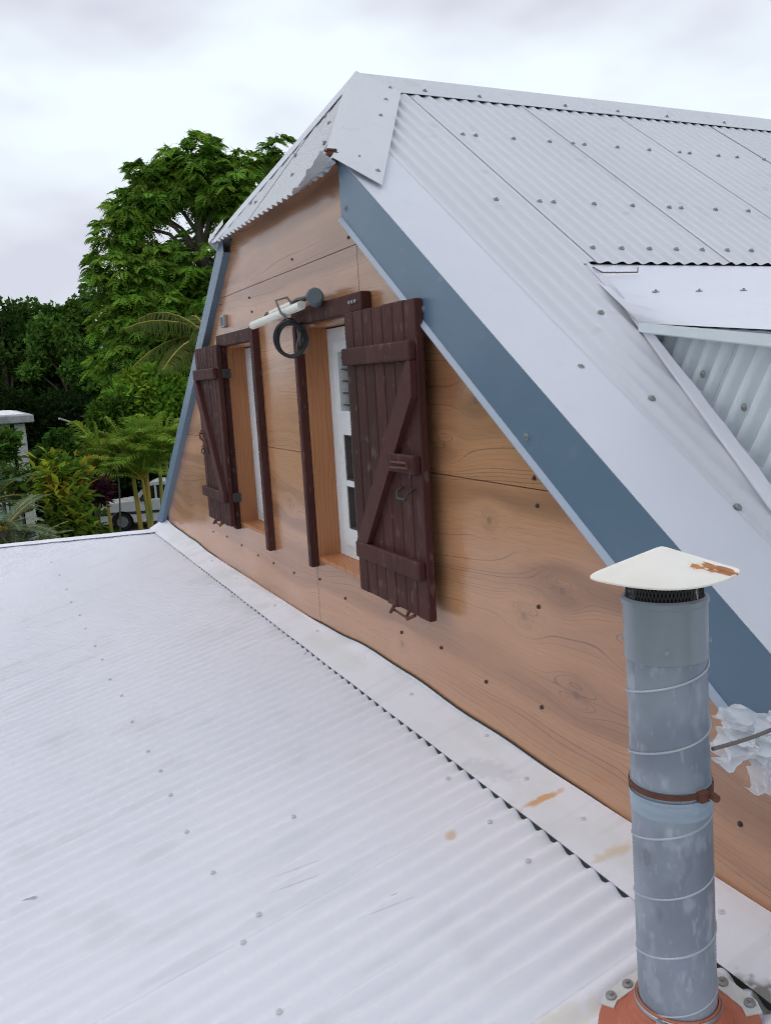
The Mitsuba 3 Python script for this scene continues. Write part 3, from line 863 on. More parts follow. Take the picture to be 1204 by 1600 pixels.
def deckpt(x, y, h): return np.array([x, y, zd(y) + h])
bs = Point(0, 0).buffer(.165).intersection(sbox(-.146, -.146, .146, .146))
flt = prism(bs.difference(Point(0, 0).buffer(.098)), deckpt(-1.192, -.388, .0035), (1, 0, 0), (0, 1, S), np.array([0, -S, 1]) * .006)
put('boot_skirt', flt, 'mat_boot', F)
lower = lathe([(r0 + .075, .036), (r0 + .05, .012), (.12, .004)], 64)
for a0 in range(4):
    arc = [(.150 * math.cos(w), .150 * math.sin(w)) for w in np.linspace(a0 * math.pi / 2 + .22 + .78, a0 * math.pi / 2 + 1.35 + .78, 8)]
    arc = [(np.clip(p[0], -.138, .138) * 1.03, np.clip(p[1], -.138, .138) * 1.03) for p in arc]
    put('metal_strip', prism(LineString(arc).buffer(.017, cap_style=2), deckpt(-1.192, -.388, .0098), (1, 0, 0), (0, 1, S), np.array([0, -S, 1]) * .0035), 'mat_strip', F)
    for p in (arc[1], arc[4], arc[6]):
        put('screw', rs, None, F, to_world=orient(deckpt(-1.192 + p[0], -.388 + p[1], .016), DN))
fp('hose_clamp', cat([lathe([(r0 + .0072, .068), (r0 + .009, .069), (r0 + .009, .076), (r0 + .0072, .077)], 64), bx(.03, .05, -r0 - .009, -r0 - .001, .067, .078)]), 'mat_steel')

# wire and plastic film
wa = PM @ np.array([.066, .050, .634, 1]); wb = np.array([-1.165, -.004, 3.565])
put('guy_wire', tube([wa[:3] + (wb - wa[:3]) * t + np.array([0, 0, -.012 * math.sin(math.pi * t)]) for t in np.linspace(0, 1, 12)], .0042, 7), 'mat_wire', smooth=40,
    label='thin grey guy wire running from the flue pipe past the crumpled plastic', cat='wire')


def crumple(c, hx, sx, sz, seed, n=64):
    r = np.random.default_rng(seed)
    us = np.linspace(-1, 1, n)
    P = []
    for u in us:
        for v in us:
            ang = math.atan2(v, u); rad = max(abs(u), abs(v))
            rr = 1 + .22 * math.sin(ang * 3 + seed) + .12 * math.sin(ang * 5 + 2 * seed) + .05 * math.sin(ang * 11)
            q = np.array([u * rr, v * rr])
            P.append((q[0], q[1], rad))
    P = np.array(P)
    p3 = np.stack([P[:, 0] * 1.2 + 5, P[:, 1] * 1.8 + seed, np.zeros(len(P))], 1)
    d1 = np.abs(meshkit.fbm(p3 * 1.1, 2, seed) - .5) * 2; d2 = np.abs(meshkit.noise(p3 * 3.1 + 9, seed + 5) - .5) * 2
    depth = (.5 - d1) * .08 + (.4 - d2) * .014
    ang_ = np.arctan2(P[:, 1], P[:, 0] - .5)
    depth = depth + .016 * np.sin(ang_ * 13 + P[:, 2] * 2 + seed) * P[:, 2]
    V = c + np.outer(P[:, 0] * sx, hx) + np.outer(P[:, 1] * sz, [0, 0, 1]) + np.outer(depth, np.cross([0, 0, 1], hx))
    idx = np.arange(n * n).reshape(n, n)
    ff = np.concatenate([np.stack([idx[:-1, :-1], idx[1:, :-1], idx[1:, 1:]], -1).reshape(-1, 3), np.stack([idx[:-1, :-1], idx[1:, 1:], idx[:-1, 1:]], -1).reshape(-1, 3)])
    return trimesh.Trimesh(V, ff, process=False)


hx = np.array([.45, .893, 0])
PF = thing('plastic_film', 'crumpled clear plastic film caught on the guy wire beside the flue pipe', 'plastic film')
put('sheet', crumple(np.array([-1.20, -.135, 3.515]), hx, .100, .042, 2), 'mat_filmthin', PF, smooth=True)
put('sheet', crumple(np.array([-1.20, -.130, 3.480]), hx, .080, .045, 4), 'mat_film', PF, smooth=True)
put('tatter', crumple(np.array([-1.19, -.12, 3.43]), hx, .040, .055, 7, 40), 'mat_filmthin', PF, smooth=True)

# ------------------------------------------------------------------ things on the wall
put('pvc_conduit', tube([(-4.66, -.105, 4.64), (-3.86, -.11, 4.674)], .0215, 14), 'mat_pvc', smooth=40, label='white plastic conduit lying across the two dark window headers', cat='pipe')
put('cable_sleeve', cat([tube([(-4.50, -.045, 4.690), (-4.14, -.05, 4.708)], .017, 12)]), 'mat_pvc', smooth=40, label='shorter white sleeve behind the conduit with black cable ends', cat='pipe')
put('cable', tube([(-4.62, -.04, 4.668), (-4.56, -.05, 4.69), (-4.49, -.045, 4.69)], .014, 8), 'mat_cable', 'cable_sleeve', smooth=40)
put('cable', tube([(-4.15, -.05, 4.708), (-4.05, -.06, 4.715), (-3.95, -.06, 4.712), (-3.80, -.08, 4.712)], .013, 8), 'mat_cable', 'cable_sleeve', smooth=40)
fwd2 = np.array([.90, -.40, .05]); fwd2 /= np.linalg.norm(fwd2)
jb = lathe([(.0001, .03), (.034, .03), (.041, .022), (.043, -.04), (.036, -.05)], 10)
jm = np.array(orient((-3.745, -.085, 4.700), fwd2).matrix)
jb.apply_transform(jm)
put('junction_box', jb, 'mat_box', smooth=30, label='dark grey round electrical box at the right end of the white conduit', cat='electrical box')
r = np.random.default_rng(3)
CC = thing('cable_coil', 'coil of black cable hanging on the dark post between the windows', 'cable')
cc = np.array([-4.065, -.105, 4.528]); hh = np.array([.46, .888, 0])
nn2 = np.cross(hh, [0, 0, 1])
loops = []
for j in range(9):
    w = np.linspace(0, 2 * np.pi, 40); ra, rb = .074 + r.uniform(-.012, .010), .086 + r.uniform(-.012, .010)
    ph = r.uniform(0, 6)
    oc = r.uniform(-.008, .008, 2)
    loops.append(tube([cc + hh * (ra * math.cos(a) + oc[0]) + np.array([0, 0, rb * math.sin(a) + oc[1]]) + nn2 * (.014 * math.sin(a * 2 + ph) + (j - 4) * .004) for a in w], .0052, 6, False))
put('loop', cat(loops[:5]), 'mat_cable', CC, smooth=40)
put('loop', cat(loops[5:]), 'mat_cable', CC, smooth=40)
wraps = []
for j in range(6):
    a0 = -.9 + j * .36
    b = cc + hh * (.055 + .012 * r.uniform(-1, 1))
    wraps.append(tube([b + hh * .02 * math.sin(t * 3 + j) + np.array([0, 0, .085 - .16 * t]) + nn2 * (-.028 + .01 * math.sin(t * 5 + j * 2)) + hh * (.03 * (j / 5 - .5)) * (1 - 2 * t) for t in np.linspace(0, 1, 12)], .0042, 6))
put('wrap', cat(wraps), 'mat_cablegrey', CC, smooth=40)
put('hanging_lead', tube([cc + hh * .0 + np.array([0, 0, .09]), cc + hh * -.018 + np.array([0, -.02, .13]), cc + hh * -.03 + np.array([0, -.03, .19]), cc + hh * -.02 + np.array([0, .02, .205]), cc + hh * .0 + np.array([0, .03, .16])], .0065, 7), 'mat_cablegrey', CC, smooth=40)
WBX = thing('wall_box', 'small grey box on the gable wall above the far window', 'electrical box')
put('case', rbx(-5.60, -5.525, -.03, -.001, 4.695, 4.775, .005), 'mat_steel', WBX)
put('cover', rbx(-5.588, -5.537, -.034, -.0305, 4.708, 4.762, .002), 'mat_box', WBX)

# ------------------------------------------------------------------ ground
g = trimesh.Trimesh([(-420, -400, GZ), (400, -400, GZ), (400, 420, GZ), (-420, 420, GZ)], [[0, 1, 2], [0, 2, 3]], process=False)
put('ground', g, 'mat_ground', kind='structure', label='green ground around the house')
dv = Polygon([(-36.5, 1.2), (-34.5, .6), (-33, 1.6), (-28, 2.0), (-22, 12), (-24, 16), (-36, 8)]).buffer(.4)
put('driveway', prism(dv, (0, 0, GZ - .02), (1, 0, 0), (0, 1, 0), (0, 0, .024)), 'mat_earth', kind='structure', label='bare earth driveway under the white car')


# ------------------------------------------------------------------ vegetation
class Leaves:
    def __init__(s): s.v, s.f, s.c, s.n = [], [], [], 0

    def add(s, v, f, c):
        v = np.asarray(v, float).reshape(-1, 3)
        s.v.append(v); s.f.append(np.asarray(f).reshape(-1, 3) + s.n); s.c.append(np.broadcast_to(c, v.shape)); s.n += len(v)

    def mesh(s): return trimesh.Trimesh(np.vstack(s.v), np.vstack(s.f), process=False), np.vstack(s.c)

    def put(s, name, parent=None, m='mat_leaf', **k):
        me, c = s.mesh()
        return put(name, me, m, parent, color=c, **k)


def basis(d, r):
    d = d / np.linalg.norm(d)
    a = np.cross(d, [0, 0, 1.]) if abs(d[2]) < .95 else np.array([1., 0, 0])
    a /= np.linalg.norm(a); b = np.cross(a, d)
    return a, b


def diamonds(base, dirs, side, L, Wd, fold_=.25):
    """many leaves at once: base (n,3), dirs (n,3), side (n,3) unit; L, Wd (n,)"""
    n = len(base)
    up = np.cross(side, dirs)
    L = np.broadcast_to(L, n)[:, None]; Wd = np.broadcast_to(Wd, n)[:, None]
    p0 = base; p2 = base + dirs * L - up * L * .12
    m = base + dirs * L * .48
    p1 = m + side * Wd + up * Wd * fold_; p3 = m - side * Wd + up * Wd * fold_
    V = np.stack([p0, p1, p2, p3], 1).reshape(-1, 3)
    i = np.arange(n)[:, None] * 4
    F = np.concatenate([i + [0, 1, 2], i + [0, 2, 3]], 0)
    return V, F


def unit(v): return v / np.maximum(np.linalg.norm(v, axis=-1, keepdims=True), 1e-9)


def tone(base, r, lo=.65, hi=1.4, hue=.12):
    t = r.uniform(lo, hi)
    return np.clip(np.array(base) * t * np.array([1 + r.uniform(-hue, hue * 1.6), 1., 1 + r.uniform(-hue, hue)]), .003, .5)


def pinnate(LV, o, d, Ln, npair, w, droop, col, r, leaflet=.34):
    """one compound leaf: leaflets in two rows on a drooping rachis"""
    t = np.linspace(.14, 1, npair)
    a, b = basis(d, r)
    q_ = r.uniform(-1.0, 1.0); a, b = a * math.cos(q_) + b * math.sin(q_), b * math.cos(q_) - a * math.sin(q_)
    ctr = o + np.outer(t * Ln, d) + np.outer(t ** 2 * Ln * droop, [0, 0, -1.])
    tang = unit(d + np.outer(2 * t * droop, [0, 0, -1.]))
    for sgn in (-1, 1):
        sd = unit(sgn * a + .45 * tang - np.array([0, 0, .28]))
        ll = Ln * leaflet * np.sin(np.pi * (.18 + .75 * t)) ** .6
        V, F = diamonds(ctr, sd, unit(np.cross(sd, np.cross(a, tang))), ll, ll * w)
        LV.add(V, F, col)
    V, F = diamonds(o[None], unit(d - np.array([0, 0, droop * .8]))[None], a[None], Ln, .008)
    LV.add(V, F, col * .8)


def rosette_tree(name, label, category, blobs, trunk, col, size, density, seed, group=None, arms=()):
    key = thing(name, label, category, group)
    r = np.random.default_rng(seed)
    LV = Leaves()
    for bx_, by_, bz_, rad in blobs:
        n = int(density * rad ** 2)
        for _ in range(n):
            u = unit(r.normal(size=3)); u[2] = u[2] * .8 + .12
            rr = rad * r.uniform(.4, 1.0)
            o = np.array([bx_, by_, bz_]) + u * rr * np.array([1.3, 1.0, .95])
            tn = tone(col, r, .55, 1.45)
            nl = r.integers(5, 8)
            ph = r.uniform(0, 6.28)
            for j in range(nl):
                w = ph + j * 2 * np.pi / nl + r.uniform(-.3, .3)
                d = unit(np.array([math.cos(w), math.sin(w), r.uniform(.0, .7)]) + u * .95)
                pinnate(LV, o, d, size * r.uniform(.7, 1.15), 8, .25, r.uniform(.45, 1.0), tn * r.uniform(.85, 1.15), r)
    LV.put('crown', key)
    put('trunk', cat([tube(*tr, n=9) for tr in trunk]), 'mat_bark', key, smooth=40)
    if arms: put('limb', cat([tube(*tr, n=6) for tr in arms]), 'mat_bark', key, smooth=40)
    return key


UP = [(-27.09, 5.49, 10.86, 1.21), (-27.33, 4.51, 10.30, .88), (-26.79, 6.56, 10.19, 1.21), (-26.5, 7.47, 9.69, .88), (-27.44, 3.99, 9.74, .77), (-27.55, 3.44, 9.40, .66), (-27.62, 2.95, 8.90, .60), (-27.39, 4.23, 9.80, .60), (-27.0, 5.9, 9.95, .75), (-26.7, 6.9, 9.35, .9)]
LO = [(-27.62, 3.02, 8.03, .95), (-27.69, 2.5, 7.46, .58), (-27.41, 4.15, 7.95, 1.05), (-27.12, 5.4, 8.05, 1.21), (-27.59, 3.19, 6.87, .99), (-27.37, 4.3, 6.63, 1.21), (-27.1, 5.47, 6.79, 1.1), (-27.58, 3.24, 5.49, .99), (-27.36, 4.35, 5.04, 1.1),
      (-27.2, 6.4, 7.2, 1.2), (-27.2, 5.6, 5.2, 1.2), (-27.7, 2.55, 5.0, .7), (-27.6, 2.9, 4.0, .8)]
MID = [(-27.4, 4.1, 10.5, .75), (-27.5, 3.5, 9.8, .7), (-26.75, 6.9, 10.9, .75), (-26.9, 6.2, 11.0, .7), (-27.3, 4.9, 10.9, .6), (-27.2, 6.1, 10.5, .9), (-27.2, 5.1, 10.2, .7), (-27.3, 3.6, 7.4, .9), (-27.3, 4.9, 7.4, 1.1), (-27.3, 3.7, 6.1, 1.0), (-27.2, 4.9, 5.9, 1.1), (-27.5, 2.7, 6.2, .7), (-27.5, 3.5, 8.5, .5)]
tr = [(([(-27.3, 6.1, GZ), (-27.25, 6.0, 3), (-27.2, 5.75, 6.5), (-27.1, 5.5, 8.8), (-27.05, 5.5, 10.6)], [.34, .30, .24, .15, .07]))]
arms = []
ra = np.random.default_rng(4)
for b in UP + LO:
    z0 = max(2.5, min(9.2, b[2] - 1.5)); st = np.array([-27.1, 5.6, z0]); en = np.array(b[:3])
    mid = (st + en) / 2 + np.array([0, 0, .25]) + ra.normal(size=3) * .12
    arms.append(([st, mid, en], [.09, .06, .03]))
    for q in range(3):
        e2_ = en + ra.normal(size=3) * b[3] * .32
        arms.append(([mid * .4 + en * .6, (en + e2_) / 2 + [0, 0, .1], e2_], [.035, .025, .012]))
rosette_tree('feathery_tree', 'tall bright green feathery-leaved tree behind the left end of the gable', 'tree', UP + LO + MID, tr, (.165, .31, .042), .43, 68, 21, arms=arms)
pk = [(-30.13, 9.25, 12.45, .62), (-30.05, 9.5, 11.6, .9), (-30.28, 8.75, 11.3, .7), (-30.2, 9.9, 10.6, 1.2), (-30.2, 9.2, 9.8, 1.2), (-30.2, 9.8, 8.4, 1.5), (-30.2, 8.9, 7.2, 1.3), (-30.1, 10.3, 6.6, 1.3)]
rosette_tree('feathery_tree', 'feathery tree tip showing just above the hip edge of the roof', 'tree', pk, [([(-30.2, 9.6, GZ), (-30.2, 9.6, 5), (-30.1, 9.5, 11.5)], [.3, .22, .06])], (.12, .24, .034), .46, 60, 22)


def leafball(LV, r, c, rad, n, L, Wd, col, flat=.8, lo=.55, hi=1.4, inner=.55):
    u = unit(r.normal(size=(n, 3)))
    rr = rad * r.uniform(inner, 1.05, n)
    base = np.asarray(c) + u * rr[:, None] * np.array([1, 1, flat])
    d = unit(u * .8 + r.normal(size=(n, 3)) * .6 + [0, 0, -.15])
    s = unit(np.cross(d, r.normal(size=(n, 3))))
    V, F = diamonds(base, d, s, L * r.uniform(.6, 1.3, n), Wd * r.uniform(.7, 1.3, n))
    cols = np.array(col)[None] * r.uniform(lo, hi, n)[:, None] * (1 + r.uniform(-.12, .15, (n, 3)) * [1, 0, 1])
    LV.add(V, F, np.repeat(np.clip(cols, .003, .5), 4, 0))


def broad_tree(name, label, c, height, width, col, seed, nb=26, leaf=.22, group=None, base=1.5, nl=170):
    key = thing(name, label, 'tree', group)
    r = np.random.default_rng(seed)
    LV = Leaves(); limbs = []
    for i in range(nb):
        h = base + (height - base) * (i + .5) / nb
        env = math.sin(math.pi * min(1, .22 + .74 * (h - base) / (height - base))) ** .7
        w = r.uniform(0, 6.28); q = env * width / 2 * math.sqrt(r.uniform(.15, 1))
        ctr = np.array([c[0] + q * math.cos(w), c[1] + q * math.sin(w), GZ + h - .3])
        rad = r.uniform(.55, 1.0) * width * .19
        cc_ = tone(col, r, .6, 1.35)
        for s_ in range(5):
            o = ctr + unit(r.normal(size=3)) * rad * .75
            leafball(LV, r, o, rad * r.uniform(.45, .75), nl // 5 * 2, leaf, leaf * .38, cc_ * r.uniform(.75, 1.25))
        limbs.append(([np.array([c[0], c[1], GZ + h * .55]), (ctr + [c[0], c[1], GZ + h * .7]) / 2, ctr], [.1, .06, .02]))
    LV.put('crown', key)
    put('trunk', cat([tube([(c[0], c[1], GZ), (c[0] + .1, c[1], GZ + height * .4), (c[0], c[1], GZ + height * .85)], [.28, .2, .06], 8)] + [tube(*l, n=5) for l in limbs]), 'mat_bark', key, smooth=40)
    return key


FT = [('dark broadleaf tree at the extreme left edge of the far tree line', (-46, -1.6), 9.0, 5.0, (.046, .105, .028)), ('second dark tree from the left in the far tree line, above the neighbouring roof', (-44.2, .1), 8.9, 4.6, (.058, .13, .028)),
      ('tallest dark round-topped tree in the far tree line', (-45.9, 1.6), 9.4, 4.6, (.07, .15, .032)), ('lighter green bushy tree right of the tallest in the far tree line', (-42, 2.9), 9.0, 4.2, (.082, .175, .032)),
      ('dark tree in the far line just left of the tall feathery tree', (-45, 4.0), 10.0, 4.4, (.052, .115, .028)), ('dark tree mostly behind the tall feathery tree', (-43.0, 5.9), 9.2, 5.0, (.052, .11, .028)),
      ('dark tree seen low between the feathery tree and the left barge trim', (-42.0, 8.0), 8.0, 5.0, (.044, .095, .026))]
for i, (lb, c, h, w, col) in enumerate(FT):
    broad_tree('broadleaf_tree', lb, c, h, w, col, 40 + i, group=None, nb=30, leaf=.26)
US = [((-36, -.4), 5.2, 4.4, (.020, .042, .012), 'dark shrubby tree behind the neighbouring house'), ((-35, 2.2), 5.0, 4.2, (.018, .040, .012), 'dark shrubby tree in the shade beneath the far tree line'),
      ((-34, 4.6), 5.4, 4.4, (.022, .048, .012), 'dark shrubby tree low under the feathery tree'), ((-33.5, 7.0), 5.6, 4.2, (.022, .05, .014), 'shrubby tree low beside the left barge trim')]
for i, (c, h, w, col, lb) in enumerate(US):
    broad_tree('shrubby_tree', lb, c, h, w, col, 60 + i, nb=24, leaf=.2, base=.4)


# bright fine-leaved bush
def fine_bush(name, label, c, rad, col, seed, n=2600, leaf=.16, blobs=9, category='bush', height=None):
    key = thing(name, label, category)
    r = np.random.default_rng(seed); LV = Leaves()
    st = []
    for i in range(blobs):
        o = np.asarray(c) + unit(r.normal(size=3)) * rad * np.array([.62, .62, .55]) * r.uniform(.5, 1.05)
        leafball(LV, r, o, rad * r.uniform(.34, .52), n // blobs, leaf, leaf * .22, tone(col, r, .7, 1.3), inner=.3)
        if i < 1: st.append(tube([(c[0] + r.uniform(-.5, .5), c[1] + r.uniform(-.5, .5), GZ), (np.array([c[0], c[1], GZ]) + o) / 2 + [0, 0, .3], o], [.028, .02, .008], 6))
    LV.put('foliage', key)
    put('stem', cat(st), 'mat_bark', key, smooth=40)
    return key


fine_bush('bamboo_bush', 'bright yellow-green fine-leaved bush beside the left barge trim above the palms', (-22.8, 2.75, 4.2), .95, (.20, .37, .045), 71, n=5200, leaf=.24, blobs=14)
fine_bush('leafy_bush', 'mid green bush behind the clump of palms', (-22.5, 1.65, 3.55), .8, (.07, .155, .022), 72, n=2600, leaf=.2)


def frond(LV, o, d, Ln, droop, col, r, pairs=30, lw=.018, ll=.32, hang=.5, rach=None, up=.25):
    t = np.linspace(.12, 1, pairs)
    a, b = basis(d, r)
    path = lambda q: o + np.outer(q * Ln, d) + np.outer(q ** 2 * Ln * droop, [0, 0, -1.])
    ctr = path(t); tang = unit(d + np.outer(2 * t * droop, [0, 0, -1.]))
    lens = Ln * ll * np.sin(np.pi * (.16 + .80 * t)) ** .7
    for sgn in (-1, 1):
        sd = unit(sgn * a + .62 * tang + np.array([0, 0, up]) + r.normal(size=(pairs, 3)) * .07)
        # two segments so that the leaflets arch
        nrm = unit(np.cross(sd, tang))
        m = ctr + sd * lens[:, None] * .5
        e = m + unit(sd - np.array([0, 0, hang])) * lens[:, None] * .5
        wv2 = unit(np.cross(sd, nrm)) * (Ln * lw)
        V = np.stack([ctr - wv2 * .5, ctr + wv2 * .5, m - wv2, m + wv2, e], 1).reshape(-1, 3)
        i = np.arange(pairs)[:, None] * 5
        F = np.concatenate([i + [0, 1, 3], i + [0, 3, 2], i + [2, 3, 4]], 0)
        cc_ = np.clip(np.repeat(col[None] * r.uniform(.8, 1.2, (pairs, 1)), 5, 0), .003, .6)
        LV.add(V, F, cc_)
    if rach is not None: rach.append(tube(path(np.linspace(0, 1, 8)), np.linspace(.014, .003, 8) * Ln, 5))


def palm_clump(name, label, stems, col, seed, nf, Ln, category='palm', stemmat='mat_palmstem', droop=(.35, .75), elev=(.3, 1.3), group=None, hang=.5, **k):
    key = thing(name, label, category, group)
    r = np.random.default_rng(seed)
    rach = []
    for (x, y, ztop, rad) in stems:
        base = np.array([x + r.uniform(-.15, .15), y + r.uniform(-.15, .15), GZ]); top_ = np.array([x, y, ztop])
        if ztop > GZ + .3:
            put('stem', tube([base, (base + top_) / 2 + [.03, 0, 0], top_], [rad * 1.2, rad, rad * .8], 8), stemmat, key, smooth=40)
        ph = r.uniform(0, 6.28)
        for j in range(nf):
            w = ph + j * 2.4 + r.uniform(-.25, .25)
            el = r.uniform(*elev)
            d = np.array([math.cos(w) * math.cos(el), math.sin(w) * math.cos(el), math.sin(el)])
            LV = Leaves(); rc = []
            frond(LV, top_, d, Ln * r.uniform(.75, 1.15), r.uniform(*droop), tone(col, r, .7, 1.35), r, rach=rc, hang=hang, **k)
            fk = LV.put('frond', key, 'mat_frond')
            rach += rc
    put('rachis', cat(rach), 'mat_palmstem', key, smooth=40, kind='stuff')
    return key


palm_clump('areca_palm', 'left yellow-green feathery palm clump before the dark trees', [(-19.8, .55, 2.45, .04), (-20.0, .95, 2.7, .04), (-19.9, .35, 2.1, .035)], (.25, .36, .05), 81, 12, 1.6, lw=.0065, ll=.30, pairs=36, hang=.7, elev=(.55, 1.35), droop=(.3, .65))
palm_clump('areca_palm', 'right feathery palm clump with yellow stems in front of the white car', [(-19.75, 1.55, 2.7, .055), (-19.7, 1.85, 2.95, .06), (-19.6, 2.15, 2.6, .05), (-19.9, 2.35, 2.9, .05), (-19.5, 1.72, 2.3, .04)], (.21, .36, .05), 82, 13, 1.6, lw=.0065, ll=.30, pairs=36, hang=.7, elev=(.5, 1.35), droop=(.3, .65))
palm_clump('coconut_palm', 'drooping coconut palm fronds hanging against the dark trees by the barge trim', [(-23.5, 4.6, 5.6, .12)], (.10, .135, .036), 83, 17, 2.7, stemmat='mat_palmtrunk', droop=(.35, .85), elev=(.0, .9), hang=1.6, pairs=44, lw=.008, ll=.3, up=-.25)
palm_clump('cycad', 'silvery green cycad rosette at the bottom left edge by the roof', [(-14.1, -1.35, 2.30, .12), (-13.7, -1.2, 1.95, .1)], (.16, .225, .145), 84, 20, 1.25, category='cycad', stemmat='mat_palmtrunk', droop=(.25, .55), elev=(-.05, .9), pairs=40, lw=.009, ll=.16, up=.1, hang=.2)
palm_clump('cycad', 'second cycad rosette seen just above the first at the left edge', [(-15.2, -1.55, 2.6, .1)], (.10, .18, .10), 85, 16, 1.2, category='cycad', stemmat='mat_palmtrunk', droop=(.25, .6), elev=(.1, 1.0), pairs=36, lw=.010, ll=.2, up=.1, hang=.2)


# shrubs with countable big leaves
def shrub(name, label, c, rad, col, seed, n, leaf, wide, category='shrub', z0=None, pal=None, stems=4, flat=1.0, stemmat='mat_bark'):
    key = thing(name, label, category)
    r = np.random.default_rng(seed); LV = Leaves()
    for i in range(n):
        o = np.asarray(c) + unit(r.normal(size=3)) * rad * r.uniform(.35, 1.) * np.array([1, 1, flat])
        cl_ = tone(col if pal is None else pal[r.integers(len(pal))], r, .75, 1.3)
        m = r.integers(5, 9)
        w = r.uniform(0, 6.28, m)
        el = r.uniform(-.5, 1.1, m)
        d = np.stack([np.cos(w) * np.cos(el), np.sin(w) * np.cos(el), np.sin(el)], 1)
        s = unit(np.cross(d, [0, 0, 1.]))
        s = unit(s + r.normal(size=(m, 3)) * .4)
        V, F = diamonds(np.repeat(o[None], m, 0) + r.normal(size=(m, 3)) * leaf * .25, d, s, leaf * r.uniform(.7, 1.2, m), leaf * wide)
        LV.add(V, F, cl_)
    LV.put('foliage', key)
    put('stem', cat([tube([(c[0] + r.uniform(-.1, .1), c[1] + r.uniform(-.1, .1), GZ), (c[0] + r.uniform(-.3, .3) * rad, c[1] + r.uniform(-.3, .3) * rad, c[2] - rad * .3), np.asarray(c) + r.normal(size=3) * rad * .3], [.03, .022, .01], 6) for _ in range(stems)]), stemmat, key, smooth=40)
    return key


YG = [(.34, .38, .035), (.15, .26, .03), (.10, .20, .03), (.42, .34, .04), (.12, .23, .03)]
shrub('croton_shrub', 'yellow and green croton shrub in the middle of the garden', (-16, -.30, 2.75), .50, None, 91, 120, .26, .22, pal=YG)
shrub('croton_shrub', 'lower darker croton shrub below the yellow one', (-15.6, -.25, 2.05), .5, None, 92, 120, .24, .22, pal=[(.08, .15, .022), (.11, .20, .03), (.2, .27, .03)])
shrub('croton_shrub', 'small croton with yellowing leaves beside the dark red shrub', (-16.2, -.12, 2.72), .26, None, 93, 40, .22, .2, pal=[(.3, .22, .03), (.13, .16, .03), (.2, .10, .04)])
shrub('garden_shrub', 'round green shrub behind the croton', (-18.0, -.10, 3.20), .40, (.055, .125, .022), 94, 110, .2, .3)
shrub('garden_shrub', 'green climbing shrub in front of the neighbouring house', (-19.5, -1.15, 3.28), .42, (.075, .155, .025), 95, 110, .22, .3, flat=.9)
shrub('garden_shrub', 'sparse shrub against the pale pillar of the neighbouring house', (-18.5, -.95, 2.6), .5, (.085, .14, .035), 96, 60, .2, .26)
shrub('garden_shrub', 'small leafy sprig at the right side of the pillar', (-18.6, -.42, 3.05), .16, (.07, .14, .03), 97, 22, .2, .26)
shrub('red_cordyline', 'dark red cordyline shrub on thin pale stems before the white car', (-17.9, .52, 2.30), .26, (.062, .020, .030), 98, 70, .26, .13, stems=3)
shrub('garden_shrub', 'dark green shrub left of the red cordyline', (-18.2, .02, 2.25), .42, (.035, .07, .014), 99, 80, .22, .22)

# lawn: a strip of blades
LV = Leaves(); r = np.random.default_rng(7)
n = 15000
gx, gy = r.uniform(-33.5, -21, n), r.uniform(-2.0, 2.6, n)
base = np.stack([gx, gy, np.full(n, GZ)], 1)
d = unit(r.normal(size=(n, 3)) * .45 + [0, 0, 1.])
V, F_ = diamonds(base, d, unit(np.cross(d, r.normal(size=(n, 3)))), r.uniform(.08, .2, n), .014)
LV.add(V, F_, np.repeat(np.array([[.085, .19, .02]]) * r.uniform(.6, 1.4, (n, 1)), 4, 0))
LV.put('grass', kind='stuff', label='short bright lawn grass in front of the white car', cat='grass')

# ------------------------------------------------------------------ neighbour house, pole, pipe
N = thing('neighbour_house', 'neighbouring flat-roofed concrete house half hidden by shrubs at the left edge', 'house')
put('roof_slab', rbx(-33, -23.95, -9, -.12, 3.64, 3.84, .02), 'mat_concrete', N)
put('roof_top', bx(-32.8, -24.15, -8.8, -.32, 3.841, 3.87), 'mat_slabtop', N)
put('wall', bx(-32, -24.45, -8.5, -.70, GZ, 3.62), 'mat_plaster', N)
put('pillar', rbx(-24.5, -24.2, -.60, -.34, GZ, 3.62, .02), 'mat_whiteplaster', N)
put('window', bx(-24.46, -24.43, -2.9, -1.8, 1.2, 2.6), 'mat_carglass', N)
put('utility_pole', tube([(-38, -1.72, GZ), (-38.05, -1.78, 7.5)], [.12, .09], 10), 'mat_concrete', smooth=40, label='thin grey pole rising behind the neighbouring house', cat='pole')
put('white_pipe', tube([(-19.0, .06, 3.82), (-19.2, .28, 3.73)], [.022, .02], 10), 'mat_concrete', smooth=40, label='short white pipe end sticking out of the dark shrubs', cat='pipe')

# ------------------------------------------------------------------ car
K = thing('parked_car', 'white pickup-like car parked behind the yellow-stemmed palms', 'car')
fd = np.array([-.33, -.944, 0]); sdv = np.array([.944, -.33, 0])      # nose towards the left, near side towards the house
ko = np.array([-30.55, 2.75, GZ])                                     # front wheel foot


def cpt(l, s_, z): return ko - fd * l + sdv * s_ + np.array([0, 0, z])


def carprism(poly, s0, s1, b, name, **k):
    m = prism(poly, ko + sdv * s0, -fd, (0, 0, 1), sdv * (s1 - s0))
    return put(name, m, b, K, **k)


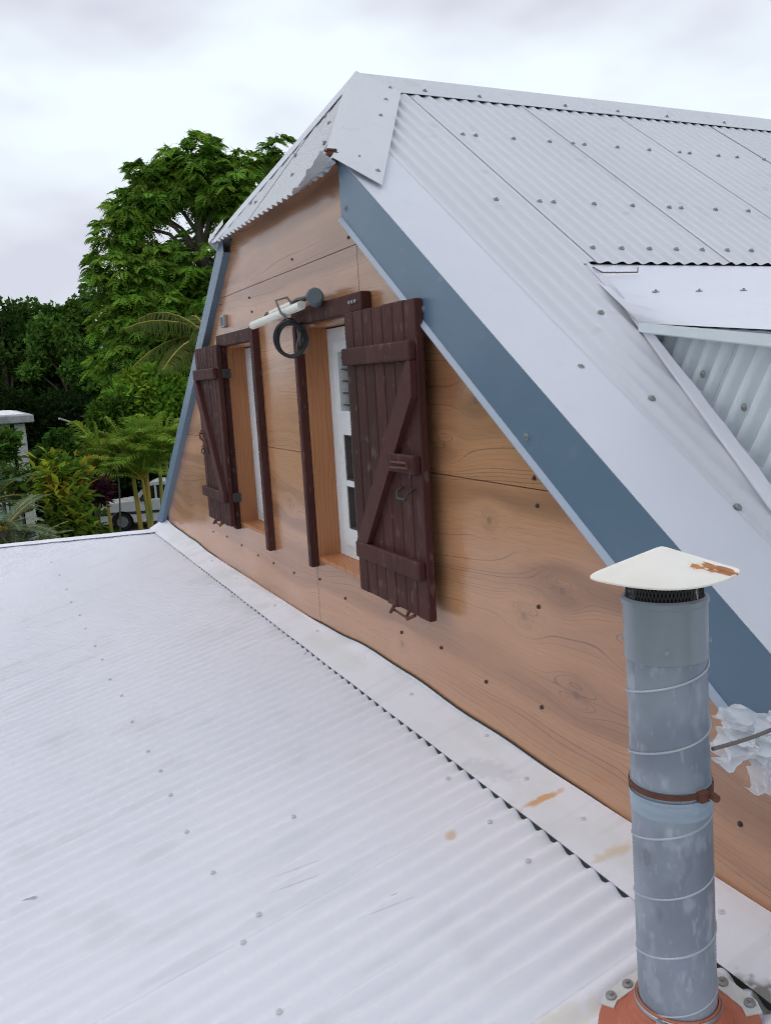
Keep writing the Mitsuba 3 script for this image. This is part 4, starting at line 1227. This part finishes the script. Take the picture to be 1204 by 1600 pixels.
wh = [Point(0, .33).buffer(.40), Point(2.75, .33).buffer(.40)]
lowb = Polygon([(-.86, .34), (-.84, .72), (-.72, .92), (.30, 1.02), (3.65, 1.06), (3.72, .9), (3.72, .36)]).buffer(.04).difference(unary_union(wh))
carprism(lowb, -1.55, .02, 'mat_carpaint', 'body')
cab = Polygon([(.32, 1.04), (.98, 1.62), (1.15, 1.68), (3.0, 1.68), (3.2, 1.62), (3.6, 1.07)])
carprism(cab, -1.47, -.06, 'mat_carpaint', 'cabin')
carprism(Polygon([(.62, 1.10), (1.06, 1.55), (1.20, 1.57), (1.20, 1.10)]), -.059, -.05, 'mat_carglass', 'window')
carprism(Polygon([(1.28, 1.10), (1.28, 1.57), (2.1, 1.57), (2.1, 1.10)]), -.059, -.05, 'mat_carglass', 'window')
carprism(Polygon([(2.2, 1.10), (2.2, 1.57), (2.95, 1.57), (3.25, 1.10)]), -.059, -.05, 'mat_carglass', 'window')
ws = trimesh.Trimesh([cpt(.36, -.15, 1.07), cpt(.36, -1.38, 1.07), cpt(.95, -1.33, 1.60), cpt(.95, -.2, 1.60)], [[0, 1, 2], [0, 2, 3]], process=False)
ws.apply_translation(fd * .03 + np.array([0, 0, .03])); put('windscreen', ws, 'mat_carglass', K)
carprism(sbox(-.88, .60, 3.74, .70).difference(unary_union([q.buffer(.01) for q in wh])), .0205, .035, 'mat_trim', 'side_trim')
carprism(sbox(-.80, .26, 3.6, .36).difference(unary_union([q.buffer(.01) for q in wh])), -.3, .0, 'mat_trim', 'side_trim')
carprism(sbox(-.915, .40, -.87, .62), -1.5, -.03, 'mat_trim', 'bumper')
carprism(sbox(-.80, .74, -.70, .88), -.2, .021, 'mat_carlamp', 'lamp')
carprism(sbox(.70, 1.05, .86, 1.18), -.02, .14, 'mat_trim', 'mirror')
for l in (0, 2.75):
    for s_ in (-.16, -1.37):
        w_ = numbered(K + '__wheel')
        ty = lathe([(.20, -.1), (.31, -.1), (.335, -.07), (.335, .07), (.31, .1), (.20, .1)], 32)
        mm = np.eye(4); mm[:3, 0], mm[:3, 1], mm[:3, 2], mm[:3, 3] = -fd, (0, 0, 1), sdv, cpt(l, s_, .335)
        ty.apply_transform(mm); put('tyre', ty, 'mat_tyre', w_, smooth=40)
        rm = cat([lathe([(.205, .08), (.19, .085), (.18, .03), (.0001, .03)], 32)] + [affine(bx(.03, .19, -.022, .022, .04, .07), (0, 0, 0), (math.cos(a), math.sin(a), 0), (-math.sin(a), math.cos(a), 0), (0, 0, 1)) for a in np.arange(6) * np.pi / 3] + [trimesh.creation.cylinder(radius=.05, height=.09, sections=12)])
        rm.apply_transform(mm); put('rim', rm, 'mat_rim', w_, smooth=40)
